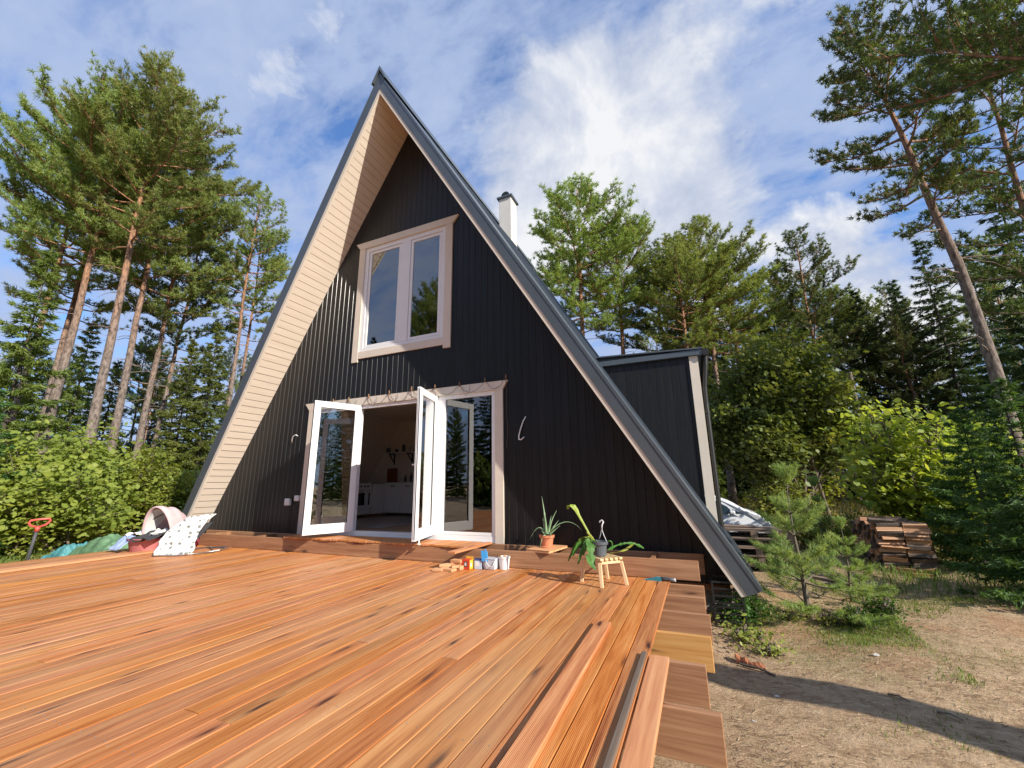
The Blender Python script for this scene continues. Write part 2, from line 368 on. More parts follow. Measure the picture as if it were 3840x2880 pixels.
def blob(az_,el_,rad):   # cloud bank centred on a sky direction
    d=Vector((math.sin(R(az_))*math.cos(R(el_)),math.cos(R(az_))*math.cos(R(el_)),math.sin(R(el_))))
    vm=nt.nodes.new('ShaderNodeVectorMath'); vm.operation='DISTANCE'; nt.links.new(tc.outputs['Generated'],vm.inputs[0]); vm.inputs[1].default_value=d
    return math_(nt,'MAXIMUM',math_(nt,'SUBTRACT',1,math_(nt,'DIVIDE',vm.outputs['Value'],rad)),0)
mpx=nt.nodes.new('ShaderNodeMapping'); mpx.inputs['Rotation'].default_value=(0,0,R(28)); mpx.inputs['Scale'].default_value=(1.0,1.6,1); nt.links.new(cb.outputs[0],mpx.inputs[0])
nD=noise(nt,mpx.outputs[0],8.5,6,.6,.3)
thin=math_(nt,'ADD',math_(nt,'MULTIPLY',nA.outputs['Fac'],.56),math_(nt,'ADD',math_(nt,'MULTIPLY',nC.outputs['Fac'],.14),math_(nt,'MULTIPLY',nD.outputs['Fac'],.34)))
lowk=math_(nt,'MULTIPLY',math_(nt,'MAXIMUM',math_(nt,'SUBTRACT',.45,sx.outputs[2]),0),.25)
m1=ramp(nt,math_(nt,'ADD',thin,lowk),[(.42,(.12,.12,.12)),(.485,(.52,.52,.52)),(.56,(.84,.84,.84)),(.64,(.97,.97,.97))])
bl=math_(nt,'ADD',blob(-17,37,.30),math_(nt,'ADD',blob(-4,46,.36),math_(nt,'ADD',blob(0,30,.26),math_(nt,'ADD',blob(17,24,.13),blob(24,15,.16)))))
m2=ramp(nt,math_(nt,'ADD',math_(nt,'MULTIPLY',bl,.50),math_(nt,'MULTIPLY_ADD',nB.outputs['Fac'],1.1,-.35)),[(.36,(0,0,0)),(.44,(.55,.55,.55)),(.54,(1,1,1))])
cshade=ramp(nt,nB.outputs['Fac'],[(.36,(3.3,3.8,5.0)),(.48,(4.5,4.85,5.7)),(.60,(6.3,6.4,6.6))])
thincol=(3.25,3.95,5.6)
skyc=mixc(nt,1.0,sky.outputs[0],(.60,1.12,1.66),'MULTIPLY')
c1=mixc(nt,m1.outputs[0],skyc,thincol); c2=mixc(nt,m2.outputs[0],c1,cshade.outputs[0])
nt.links.new(c2,bg.inputs[0]); bg.inputs[1].default_value=.1
sc.view_settings.view_transform='Standard'; sc.view_settings.look='None'; sc.view_settings.exposure=.52; sc.view_settings.gamma=1
sc.cycles.max_bounces=8; sc.cycles.transparent_max_bounces=12; sc.cycles.use_denoising=True

# ------------------------------------------------------------------ ground
def gz(x,y):
    d=.5*math.exp(-((x-5)**2/9+(y-9.5)**2/9))
    m=.035*math.sin(x*1.3+y*.7)+.025*math.sin(x*2.9-y*1.7+1)+.015*math.sin(x*5.1+y*4.3)
    return GZ-d+m
def axis_(lo,hi,step,far):
    a=list(np.arange(lo,hi+1e-6,step)); s=step; l=a[0]; pre=[]
    while l>-far: s*=1.35; l-=s; pre.append(l)
    s=step; h=a[-1]; post=[]
    while h<far: s*=1.35; h+=s; post.append(h)
    return pre[::-1]+a+post
gx=axis_(-14,14,.25,700); gy=axis_(-8,16,.25,700)
g=MB(); g.v=[(x,y,gz(x,y)) for y in gy for x in gx]; nx=len(gx)
g.f=[(j*nx+i,j*nx+i+1,(j+1)*nx+i+1,(j+1)*nx+i) for j in range(len(gy)-1) for i in range(nx-1)]; g.m=[0]*len(g.f)
tag(g.build('ground',M['ground'],smooth=True),'sandy yard with patches of grass, pine needles and dry straw',kind='structure')

# ------------------------------------------------------------------ house
SL=1.675
def yf(z): return -(.42+.061*z)
H=thing('a_frame_house','tall black A-frame house with dark metal roof and open white double doors','house',(0,0,-.45))
def boarded(x0,x1,zbot,ztop,holes,y,pitch=.1195,phase=.0,gap=.009,dep=.009):
    """vertical V-jointed boards as one sheet; ztop(x); holes: (xa,xb,za,zb)"""
    bp={x0:0,x1:0}; k=math.ceil((x0-phase)/pitch)
    while phase+k*pitch<x1:
        c=phase+k*pitch
        for d,v in ((-.0062,0),(-.0008,.0088),(.0012,.0088),(.0035,0)):
            if x0<c+d<x1: bp[c+d]=v
        k+=1
    for h in holes:
        for xx in h[:2]:
            if x0<xx<x1 and xx not in bp: bp[xx]=0
    xs=sorted(bp); mb=MB()
    for a,b in zip(xs,xs[1:]):
        c=(a+b)/2; segs=[(zbot,None)]
        cut=[h for h in holes if h[0]<c<h[1]]
        if cut:
            cut.sort(key=lambda h:h[2]); segs=[]; z=zbot
            for h in cut:
                if h[2]>z: segs.append((z,h[2]))
                z=h[3]
            segs.append((z,None))
        for za,zb in segs:
            ta=ztop(a) if zb is None else zb; tb=ztop(b) if zb is None else zb
            if min(ta,tb)<=za and max(ta,tb)<=za: continue
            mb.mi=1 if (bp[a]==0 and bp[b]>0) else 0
            mb.add([(a,y+bp[a],za),(b,y+bp[b],za),(b,y+bp[b],max(tb,za)),(a,y+bp[a],max(ta,za))],[(0,1,2,3)])
    return mb
boarded(-4.95,4.95,-.12,lambda x:8.2-SL*abs(x)+.04,[(-1.93,1.93,.21,2.47),(-.95,.95,3.49,5.65)],0).build('facade_wall',[M['black'],M['glintedge']],H)
mb=MB(); mb.prism([(-4.9,-.12),(4.9,-.12),(0,8.2)],6.75,6.8); mb.build('rear_wall',M['black'],H)
mb=MB(); mb.box((-4.9,.03,-.2),(4.9,6.7,-.13)); mb.build('floor_frame',M['beam'],H)
# roof slopes
def slope_prism(mb,sgn,za,zb,f0,back,zlo=-.14,zlo2=-.09,zapex=True):
    """band between roofline offsets za<zb following the raked front edge"""
    def pt(z0,z): return sgn*(z0-z)/SL
    V=[]
    for z0,z in ((za,zlo),(zb,zlo2),(zb,zb),(za,za)):
        x=pt(z0,z); V.append((x,yf(z)+f0,z))
    W=[(v[0],back if not isinstance(back,tuple) else yf(v[2])+back[1],v[2]) for v in V]
    return mb.add(V+W,[(0,1,2,3),(7,6,5,4),(0,4,5,1),(1,5,6,2),(3,2,6,7),(0,3,7,4)])
for sgn in (-1,1):
    rf=slope_prism(MB(),sgn,8.262,8.60,.03,7.1,-.13,-.06).build('roof',M['metal'],H)
    so_=MB(); n=int((8.21+.14)/.1218)
    for k in range(n+1):
        dz=.1218; z1=8.21-k*dz-.0045; z0=max(8.21-(k+1)*dz+.0045,-.14)
        if z1<=z0: continue
        P=[]
        for (zo,z) in ((8.21,z0),(8.21,z1),(8.25,z1),(8.25,z0)): P.append((sgn*(zo-z)/SL,z))
        V=[(x,yf(z)+.045,z) for x,z in P]+[(x,0.01,z) for x,z in P]
        so_.add(V,[(0,1,2,3),(7,6,5,4),(0,4,5,1),(1,5,6,2),(2,6,7,3),(3,7,4,0)])
    so_.build('soffit',M['beige'],rf)
    slope_prism(MB(),sgn,8.252,8.261,.06,0.0,-.125,-.12).build('soffit_backing',M['seal'],rf)
    slope_prism(MB(),sgn,8.19,8.30,-.004,(0,.04),-.145,-.13).build('bargeboard',M['trim'],rf)
    slope_prism(MB(),sgn,8.302,8.555,-.012,(0,.03),-.13,-.08).build('fascia',M['metal'],rf)
    slope_prism(MB(),sgn,8.557,8.625,-.018,7.13,-.075,-.06).build('verge_flashing',M['metal'],rf)
    rb=MB()
    for yy in np.arange(.3,7.0,.52): 
        V=[]
        for z0,z in ((8.626,-.02),(8.655,-.02),(8.655,8.5),(8.626,8.5)): V.append((sgn*(z0-z)/SL,z))
        rb.prism(V,yy,yy+.03)
    rb.build('standing_seams',M['metal'],rf)
mb=MB(); mb.prism([(-.17,8.42),(-.13,8.44),(0,8.69),(.13,8.44),(.17,8.42),(0,8.78)],-.985,7.15); mb.build('ridge_cap',M['metal'],H)
# chimney
ch=MB().box((.604,3.0,6.6),(.944,3.38,8.43)).build('chimney',M['plaster'],H,bevel=.006)
MB().box((.555,2.95,8.43),(.993,3.43,8.48)).build('chimney_cap',M['metal'],ch,bevel=.004)
mb=MB(); mb.tube([(.774,3.0+.02,8.53),(.774,3.37,8.53)],.115,20); mb.build('cowl',M['blackiron'],ch,smooth=False)
mb=MB(); mb.prism([(.62,7.45),(.62,7.62),(.60,7.66),(1.12,6.86),(1.10,6.72)],2.93,2.99); mb.build('flashing',M['metal'],ch)
# upper window
W_=MB()
W_.box((-1.093,-.03,3.30),(-.948,-.0,5.686)); W_.box((.948,-.03,3.30),(1.093,0,5.686)); W_.box((-.948,-.026,3.363),(.948,0,3.50))
W_.prism([(-1.19,5.822),(-1.08,5.688),(1.10,5.688),(1.212,5.822)],-.034,0)
up_=thing_window=W_.build('window_trim',M['trim'],H,bevel=.002)
wf=MB()
wf.box((-.945,-.006,3.503),(-.86,.06,5.683)); wf.box((.86,-.006,3.503),(.945,.06,5.683)); wf.box((-.858,-.006,3.503),(.858,.06,3.56)); wf.box((-.858,-.006,5.60),(.858,.06,5.683))
wf.box((-.06,-.004,3.562),(.155,.06,5.598))
wf_=wf.build('window_frame',M['white'],H,bevel=.003)
for a,b in ((-.85,-.068),(.163,.85)):
    s_=MB(); t=.055
    s_.box((a,.006,3.568),(a+t,.05,5.592)); s_.box((b-t,.006,3.568),(b,.05,5.592)); s_.box((a+t,.008,3.568),(b-t,.05,3.568+t)); s_.box((a+t,.008,5.592-t),(b-t,.05,5.592))
    s_.build('sash',M['white'],wf_,bevel=.004)
    MB().box((a+t,.022,3.568+t),(b-t,.026,5.592-t)).build('pane',M['glass2'],wf_)
mb=MB(); mb.box((-2.6,.1,3.0),(2.6,3.5,3.05)); mb.prism([(-2.6,3.05),(2.6,3.05),(0,7.3)],3.5,3.55); mb.build('loft_room',M['iwall'],H)
# door unit: trim, frame
D_=MB()
D_.box((-2.075,-.03,.205),(-1.93,0,2.466)); D_.box((1.93,-.03,.205),(2.066,0,2.466))
D_.prism([(-2.185,2.603),(-2.07,2.467),(2.06,2.467),(2.15,2.603)],-.034,0)
D_.build('door_trim',M['trim'],H,bevel=.002)
F_=MB()
for a,b in ((-1.928,-1.86),(-.87,-.785),(.865,1.02),(1.868,1.928)): F_.box((a,-.008,.30),(b,.07,2.40))
F_.box((-1.928,-.006,2.402),(1.928,.07,2.465)); F_.box((-1.928,-.010,.207),(1.928,.09,.298))
F_.box((-1.858,-.004,.302),(-.872,.06,.345)); F_.box((1.022,-.004,.302),(1.866,.06,.345))
fr=F_.build('door_frame',M['white'],H,bevel=.003)
MB().box((-1.90,-.05,.195),(1.90,-.012,.222)).build('door_sill',M['steel'],fr)
for a,b in ((-1.858,-.872),(1.022,1.866)): MB().box((a,.02,.347),(b,.026,2.40)).build('fixed_pane',M['glass'],fr)
def leaf(hx,u,v,nm,label):
    """door leaf hinged at (hx,0); u unit dir along the leaf; v outside normal"""
    o=(hx,-.012,0); t=.055; L=.80; z0,z1=.292,2.455; fw=.105
    b=MB(); w=(0,0,1)
    b.obox(o,u,v,w,(0,fw),(0,t),(z0,z1)); b.obox(o,u,v,w,(L-fw,L),(0,t),(z0,z1))
    b.obox(o,u,v,w,(fw,L-fw),(.001,t-.001),(z0,z0+.15)); b.obox(o,u,v,w,(fw,L-fw),(.001,t-.001),(z1-fw,z1))
    lf=b.build(nm,M['white'],H,bevel=.005,label=label)
    b=MB(); b.obox(o,u,v,w,(fw-.004,L-fw+.004),(t/2-.003,t/2+.003),(z0+.145,z1-fw+.005)); b.build('pane',M['glass'],lf)
    b=MB()
    for s0,s1,q0,q1 in ((fw-.006,fw+.006,z0+.14,z1-fw+.01),(L-fw-.006,L-fw+.006,z0+.14,z1-fw+.01)):
        b.obox(o,u,v,w,(s0,s1),(t/2-.012,t/2+.012),(q0,q1))
    b.obox(o,u,v,w,(L+.0005,L+.004),(.012,.022),(z0+.02,z1-.02)); b.obox(o,u,v,w,(L+.0005,L+.004),(.036,.040),(z0+.02,z1-.02))
    b.build('seal',M['seal'],lf)
    return lf,o,w,t,L
u1=Vector((-.40,-.917,0)).normalized(); v1=Vector((u1.y,-u1.x,0))*-1
# leaf faces: v points away from the opening side
lf,o,w,t,L=leaf(-.80,u1,Vector((.917,-.40,0)),'door_leaf','left door leaf swung wide open')
u2=Vector((.27,-.963,0)).normalized()
rl,o,w,t,L=leaf(.875,u2,Vector((-.963,-.27,0)),'door_leaf','right door leaf swung open, seen nearly edge on')
hb=MB(); hb.obox(o,u2,Vector((-.963,-.27,0)),w,(L-.07,L-.035),(t,t+.012),(1.22,1.36)); hb.obox(o,u2,Vector((-.963,-.27,0)),w,(L-.062,L-.042),(t+.012,t+.055),(1.315,1.335)); hb.obox(o,u2,Vector((-.963,-.27,0)),w,(L-.17,L-.042),(t+.045,t+.06),(1.315,1.335))
hb.build('handle',M['whiteplastic'],rl,bevel=.004)
sb=MB(); sb.tube([(1.02,-.60,.235),(1.02,-.60,.30)],.012,8); sb.tube([(1.02,-.60,.232),(1.02,-.60,.238)],.03,12); sb.build('door_stop',M['whiteplastic'],rl)
# interior shell
mb=MB(); mb.box((-4.6,.10,.19),(4.6,4.05,.25)); mb.build('interior_floor',M['ifloor'],H)
mb=MB(); mb.prism([(-4.75,.25),(4.75,.25),(3.22,2.85),(-3.22,2.85)],4.0,4.05); 
for sg in (-1,1): mb.add([(sg*4.72,.12,.25),(sg*3.15,.12,2.85),(sg*3.15,4.0,2.85),(sg*4.72,4.0,.25)],[(0,1,2,3)])
mb.box((-3.1,.10,2.83),(3.1,4.05,2.90)); mb.prism([(-4.6,.2),(-1.94,.2),(-1.94,2.9),(-3.0,2.9)],.055,.10); mb.prism([(1.94,.2),(4.6,.2),(3.0,2.9),(1.94,2.9)],.055,.10); mb.box((-1.94,.075,2.48),(1.94,.11,2.9))
mb.build('interior_wall',M['iwall'],H)
mb=MB(); mb.box((-1.80,.22,.252),(-1.66,.36,2.82)); mb.build('inner_post',M['post'],H)
# annex dormer
A_=1.2
boarded(3.0,4.755,-.1,lambda x:2.99,[],A_,pitch=.12,phase=.03).build('annex_wall',[M['black'],M['glintedge']],H)
MB().box((4.757,A_-.025,-.06),(4.885,A_+.05,2.955)).build('corner_board',M['trim'],H,bevel=.002)
mb=MB(); mb.box((4.84,A_+.052,-.3),(4.87,5.4,2.95)); mb.build('annex_side_wall',M['black'],H)
mb=MB(); mb.box((2.9,A_-.07,2.958),(4.95,A_+.0,3.04)); an=mb.build('annex_fascia',M['metal'],H)
mb=MB(); mb.prism([(2.9,3.13),(4.97,3.045),(4.97,3.065),(2.9,3.15)],A_-.09,5.5); mb.prism([(2.9,3.05),(4.9,2.98),(4.9,3.042),(2.9,3.128)],A_+.01,5.45); mb.build('annex_roof',M['metal'],H)
gt=MB(); gt.tube([(5.0,A_-.08,2.99),(5.0,5.5,2.96)],.055,12); gt.build('gutter',M['blackiron'],H)
dp=MB(); dp.tube([(5.0,A_+.02,2.96),(4.985,A_+.03,2.8),(4.935,A_+.06,2.45),(4.93,A_+.08,2.2),(4.93,A_+.08,.35)],.034,12)
for z in (2.42,2.05): dp.tube([(4.93,A_+.08,z),(4.93,A_+.08,z+.03)],.042,12)
dp.build('downpipe',M['blackiron'],H)
# foundation blocks
for i,(x,y,lab) in enumerate(((4.72,.25,'tilted concrete foundation block under the roof foot'),(3.2,.3,'grey concrete foundation block under the house floor'),(-3.2,.3,'grey concrete foundation block at the left of the house'))):
    t_=MB(); t_.obox((x,y,gz(x,y)-.05),Vector((1,.15,0)).normalized(),Vector((-.15,1,0)).normalized(),(0,0,1),(-.14,.14),(-.12,.22),(0,.33))
    tag(t_.build('foundation_block',M['concrete'],None,(x,y,-.45),bevel=.01),lab,'concrete block')

# fittings on the facade
def socket(x,z,lab,w_=.125):
    t=thing('outdoor_socket',lab,'socket',(x,-.01,z))
    MB().box((x,-.065,z),(x+w_,-.002,z+w_)).build('housing',M['whiteplastic'],t,bevel=.012)
    MB().box((x+.02,-.072,z+.02),(x+w_-.02,-.0655,z+w_-.015)).build('flap',M['whiteplastic'],t,bevel=.004)
socket(-2.45,.70,'larger white outdoor socket box on the black wall left of the doors')
socket(-2.20,.78,'smaller white junction box beside the left door trim',.10)
c=MB(); c.tube([(-2.33,-.03,.80),(-2.28,-.05,.84),(-2.2,-.05,.88),(-2.17,-.03,.86)],.008,6); c.tube([(-2.36,-.03,.70),(-2.34,-.03,.5),(-2.36,-.04,.3),(-2.35,-.06,.22)],.006,6); c.tube([(-2.16,-.03,.78),(-2.15,-.03,.6),(-2.19,-.03,.45)],.005,6)
tag(c.build('cable',M['blackiron'],None,(-2.3,-.03,.7)),'black cable dangling between the two white socket boxes','cable')
c=MB(); c.tube([(-2.46,-.02,1.87),(-2.44,-.05,1.92),(-2.39,-.07,1.99),(-2.33,-.06,2.015),(-2.31,-.03,1.99)],.008,8)
tag(c.build('cable',M['whiteplastic'],None,(-2.4,-.02,1.95),smooth=True),'short white curved cable end on the wall left of the doors','cable')
c=MB(); c.tube([(2.44,-.02,2.01),(2.40,-.03,1.94),(2.355,-.035,1.82),(2.33,-.04,1.72),(2.335,-.045,1.672),(2.37,-.05,1.668),(2.42,-.05,1.705)],.009,8)
tag(c.build('cable',M['whiteplastic'],None,(2.4,-.02,1.8),smooth=True),'white hooked cable end on the black wall right of the doors','cable')
c=MB(); c.tube([(2.66,-.02,.33),(2.70,-.05,.37),(2.76,-.06,.39),(2.74,-.02,.43)],.006,6)
tag(c.build('cable',M['whiteplastic'],None,(2.7,-.02,.35)),'small white cable loop low on the wall behind the aloe','cable')
# string lights with pegs over the door header
sl=thing('string_lights','thin dark string of lights sagging from wooden pegs along the door header','string lights',(0,-.04,2.6))
pegs=[(-1.45,2.60),(-1.067,2.60),(-.593,2.61),(-.13,2.63),(.35,2.65),(.828,2.63),(1.302,2.62),(1.77,2.64),(2.133,2.65)]
wr=MB()
for (xa,za),(xb,zb) in zip(pegs,pegs[1:]):
    sag=random.uniform(.15,.24); pts=[]
    for i in range(9):
        f=i/8; pts.append((xa+(xb-xa)*f+random.uniform(-.012,.012),-.055+random.uniform(-.01,.01),za+(zb-za)*f-sag*4*f*(1-f)*.9))
    wr.tube(pts,.0034,5)
    if random.random()<.6:
        pts=[(xa+.02,-.05,za-.02),(xa+.08,-.06,za-.12),(xa+.13,-.06,za-.2),(xa+.19,-.055,za-.13),(xa+.2,-.05,za-.03)]; wr.tube(pts,.003,5)
wr.tube([(2.133,-.05,2.64),(2.14,-.04,2.3),(2.13,-.03,2.1),(2.15,-.03,1.8),(2.12,-.03,1.55)],.004,5)
wr.build('wire',M['twine'],sl)
for x,z in pegs: MB().box((x-.0045,-.055,z-.035),(x+.0045,-.036,z+.038)).build('peg',M['peg'],sl)
for i in range(26):
    x=-1.4+i*.137; MB().lathe((x,-.062,2.47+random.uniform(-.06,.08)),[(.002,0),(.006,.006),(.002,.014)],6).build('bulb',M['clearplastic'],sl)

# ------------------------------------------------------------------ kitchen inside
k=thing('kitchen_cabinets','white kitchen base cabinets with dark handles and dark plinth along the back wall','kitchen',(-1.3,3.7,.25))
MB().box((-3.05,3.40,.33),(.9,3.98,1.07)).build('cabinet_body',M['cab'],k)
MB().box((-3.0,3.46,.252),(.9,3.97,.325)).build('plinth',M['counter'],k)
MB().box((-3.06,3.37,1.072),(.92,3.99,1.11)).build('worktop',M['cab'],k,bevel=.004)
for i in range(8):
    x=-3.0+i*.48; MB().box((x+.005,3.378,.345),(x+.472,3.397,1.055)).build('cabinet_door',M['cab'],k,bevel=.003)
    MB().box((x+.17,3.36,1.0),(x+.30,3.376,1.02)).build('handle',M['blackiron'],k)
k2=thing('drawer_cabinet','white drawer cabinets with dark handles left of the oven','kitchen',(-3.35,1.3,.25))
MB().box((-3.65,.5,.33),(-3.07,2.28,1.07)).build('cabinet_body',M['cab'],k2); MB().box((-3.62,.5,.252),(-3.12,2.28,.325)).build('plinth',M['counter'],k2)
MB().box((-3.66,.5,1.072),(-3.05,2.285,1.11)).build('worktop',M['cab'],k2)
for yy in (.52,1.10,1.68):
    for z0,z1 in ((.345,.66),(.67,.86),(.87,1.055)):
        MB().box((-3.067,yy,z0),(-3.048,yy+.57,z1)).build('drawer_front',M['cab'],k2,bevel=.003); MB().box((-3.046,yy+.2,z1-.05),(-3.03,yy+.36,z1-.03)).build('handle',M['blackiron'],k2)
ov=thing('oven','white built-in oven with dark glass door','oven',(-3.35,2.62,.25))
MB().box((-3.65,2.30,.33),(-3.07,2.92,1.10)).build('oven_body',M['cab'],ov); MB().box((-3.068,2.31,.48),(-3.04,2.91,.95)).build('oven_door',M['cab'],ov,bevel=.004)
MB().box((-3.039,2.38,.56),(-3.035,2.84,.86)).build('oven_glass',M['ovenglass'],ov); MB().box((-3.068,2.31,.34),(-3.045,2.91,.47)).build('drawer',M['cab'],ov,bevel=.003)
mb=MB(); mb.tube([(-3.0,2.36,.91),(-3.0,2.86,.91)],.01,8); mb.build('rail',M['steel'],ov)
for i in range(4): MB().tube([(-3.07,2.42+i*.12,1.02),(-3.04,2.42+i*.12,1.02)],.018,10).build('knob',M['blackiron'],ov)
MB().box((-3.05,2.93,.33),(-3.045,3.39,1.07)).build('corner_panel',M['cab'],k)
t_=MB(); t_.box((-2.99,2.60,.55),(-2.975,2.72,.93)); tag(t_.build('kitchen_towel',M['whitefab'],None,(-2.98,2.66,.9)),'pale tea towel hanging from the oven rail','towel')
shf=thing('wall_shelf','long white kitchen shelf on black triangular brackets','shelf',(-2,3.85,1.9))
MB().box((-3.45,3.68,1.91),(1.2,3.99,1.935)).build('shelf_board',M['cab'],shf)
for x in (-3.25,-2.62,-1.70,-.6,.5):
    b=MB(); b.box((x-.015,3.72,1.885),(x+.015,3.98,1.908)); b.box((x-.015,3.965,1.60),(x+.015,3.99,1.884)); b.tube([(x,3.76,1.885),(x,3.97,1.66)],.014,6); b.build('bracket',M['blackiron'],shf)
rs=random.Random(3)
for i in range(14):
    x=-3.35+i*.27+rs.uniform(-.04,.04); r_=rs.uniform(.04,.09); h=rs.uniform(.10,.22)
    m_=rs.choice(['blackiron','steel','counter','greypot']); b=MB(); b.lathe((x,3.84,1.937),[(r_*.85,0),(r_,h*.2),(r_,h*.8),(r_*.5,h)],12)
    tag(b.build('shelf_pot',M[m_],None,(x,3.84,1.937),smooth=True),'dark pot or jar standing in the row on the kitchen shelf','pot',group='pots and jars on the kitchen shelf')
for i in range(12):
    x=-2.7+i*.20+rs.uniform(-.05,.05); h=rs.uniform(.16,.32); r_=rs.uniform(.028,.05)
    m_=rs.choice(['blackiron','ovenglass','counter','steel','greypot']); b=MB(); b.lathe((x,3.78,1.112),[(r_,0),(r_,h*.6),(r_*.35,h*.75),(r_*.35,h)],12)
    tag(b.build('kitchen_bottle',M[m_],None,(x,3.78,1.112),smooth=True),'dark bottle standing in the row on the kitchen worktop','bottle',group='bottles on the kitchen worktop')
b=MB(); b.box((-3.42,3.9,1.115),(-3.08,3.93,1.50)); tag(b.build('cutting_board',M['chair'],None,(-3.25,3.9,1.115)),'brown wooden cutting board leaning in the kitchen corner','cutting board')
b=MB(); b.box((-2.9,.9,.252),(-.9,3.2,.262)); tag(b.build('rug',M['rug'],None,(-1.8,2,.25)),'pale grey rug on the kitchen floor behind the door','rug')
def wchair(x,y,rz,label):
    t=thing('folding_chair',label,'chair',(x,y,.25),'slatted wooden chairs indoors')
    Rz=Matrix.Rotation(rz,4,'Z'); T=Matrix.Translation((x,y,.25))@Rz
    def P(b,name):
        b.v=[tuple(T@Vector(v)) for v in b.v]; b.build(name,M['chair'],t)
    b=MB(); b.box((-.22,-.2,.43),(.22,.22,.455)); P(b,'seat')
    b=MB()
    for i in range(7): b.obox((-.19+i*.057,.22,.48),(1,0,0),(0,.95,-.3),(0,.3,.95),(0,.034),(0,.015),(0,.52))
    P(b,'back_slats')
    b=MB(); b.obox((-.23,.22,.45),(1,0,0),(0,.95,-.3),(0,.3,.95),(0,.46),(-.004,.02),(.55,.63)); P(b,'back_rail'); b=MB(); b.obox((-.23,.22,.45),(1,0,0),(0,.95,-.3),(0,.3,.95),(0,.46),(-.004,.02),(.02,.07)); P(b,'back_rail')
    for sx_ in (-1,1):
        b=MB(); b.tube([(sx_*.215,-.28,0),(sx_*.215,.2,.45),(sx_*.215,.40,1.05)],.018,6); P(b,'leg')
        b=MB(); b.tube([(sx_*.19,.34,0),(sx_*.19,-.16,.43)],.017,6); P(b,'leg')
wchair(.30,1.35,R(95),'red brown slatted chair just inside the open doorway')
wchair(1.25,1.15,R(180),'red brown slatted chair behind the left half of the fixed pane')
wchair(1.75,2.0,R(-150),'red brown slatted chair behind the white table at the right of the pane')
tb=thing('dining_table','white oval dining table behind the fixed pane','table',(1.9,1.2,.25))
b=MB(); b.lathe((1.95,1.25,.93),[(.44,0),(.45,.01),(.45,.03)],28,1,.8); b.build('tabletop',M['cab'],tb)
for a,b_ in ((1.7,1.0),(2.2,1.0),(1.7,1.5),(2.2,1.5)): MB().box((a-.02,b_-.02,.252),(a+.02,b_+.02,.928)).build('leg',M['chair'],tb)
b=MB(); b.lathe((-1.62,.62,.252),[(.12,0),(.14,.04),(.14,.30),(.125,.32)],18); tag(b.build('plastic_bucket',M['whiteplastic'],None,(-1.62,.62,.25),smooth=True),'white bucket under the orange bag behind the left door','bucket')
b=MB(); b.lathe((-1.62,.62,.574),[(.10,0),(.15,.06),(.16,.16),(.12,.28),(.06,.32)],12,1.1,.8); tag(b.build('plastic_bag',M['orange'],None,(-1.62,.62,.57),smooth=True),'orange plastic bag standing behind the left door glass','bag')

# ------------------------------------------------------------------ deck
DK=thing('wooden_deck','large freshly oiled orange wooden deck of grooved boards, still unfinished along its right edge','deck',(0,-3,-.45))
db=MB(); x=4.296; rnd=random.Random(5); YB=-.50; YN=-9.5
while x>-4.75:
    w_=.1125
    y=YN; 
    cuts=[YN]; 
    if rnd.random()<.38: cuts.append(rnd.choice([-6.6,-5.4,-4.2,-2.14,-2.65,-1.59,-3.2])+rnd.uniform(-.01,.01))
    cuts.append(YB)
    for a,b in zip(cuts,cuts[1:]):
        a+=.002; b-=.002; c=.0022; zj=rnd.uniform(-.0015,.0015)
        x0=x-w_; poly=[(x0,-.028),(x,-.028),(x,-c+zj),(x-c,zj),(x0+c,zj),(x0,-c+zj)]
        db.prism(poly,a,b)
    x-=.119
db.build('deck_boards',M['deck'],DK)
XR=[4.63,4.63,4.665,4.66,4.62,4.68,4.66,4.67]; 
for i,yy in enumerate([-.575,-1.06,-1.60,-2.14,-2.66,-3.21,-3.9,-4.5,-5.1,-5.7]):
    xr=XR[min(i,7)]; orange=(i==3)
    MB().box((-4.6,yy-.022,-.25),(xr,yy+.022,-.030)).build('joist',M['beam_lit' if orange else 'beam'],DK,bevel=.004,label='joist with bright sunlight put into its orange colour' if orange else None)
MB().box((-4.62,-.535,.004),(4.60,-.488,.204)).build('front_step_beam',M['beam'],DK,bevel=.004)
MB().box((-4.64,-.055,-.02),(4.655,-.012,.204)).build('wall_beam',M['beam'],DK,bevel=.004)
for xx in (-3.9,-2.6,2.55,3.3,4.1): MB().box((xx,-.486,.01),(xx+.045,-.057,.20)).build('cross_piece',M['beam'],DK)
MB().box((-4.72,-9.4,-.20),(-4.63,-.55,-.03)).build('edge_beam',M['beam'],DK)
for xx,yy in ((4.1,-1.3),(4.1,-3.6),(4.1,-5.5),(-4.3,-1.3),(-4.3,-3.6),(0,-3.6)): MB().box((xx,yy,-.6),(xx+.1,yy+.1,-.252)).build('post',M['beam'],DK)
sp=[]
for i in range(76):
    for yy in [-.575,-1.06,-1.60,-2.14,-2.66,-3.21,-3.9,-4.5,-5.1,-5.7]:
        for o_ in (.025,.088): sp.append((4.296-i*.119-o_,yy+rnd.uniform(-.008,.008)))
def seen(p):
    d=Vector((p[0],p[1],0))-Vector(CAM); f=d.dot(fwd); return f>.1 and abs(d.dot(rt)/f)<1.26 and abs(d.dot(up)/f)<.95
sp=[p for p in sp if seen(p)]; sp.sort(key=lambda p:(p[0]-CAM[0])**2+(p[1]-CAM[1])**2)
sm0=MB().lathe((DK.location.x,DK.location.y,DK.location.z),[(.0034,0),(.0034,.0009),(.0012,.0002)],8).build('screw_head',M['steel'],DK)
for i,(px_,py_) in enumerate(sp[:100]):
    o=sm0 if i==0 else sm0.copy()
    if i: col.objects.link(o); o.parent=DK
    o.location=(px_-DK.location.x,py_-DK.location.y,.0006-DK.location.z)
b=MB()
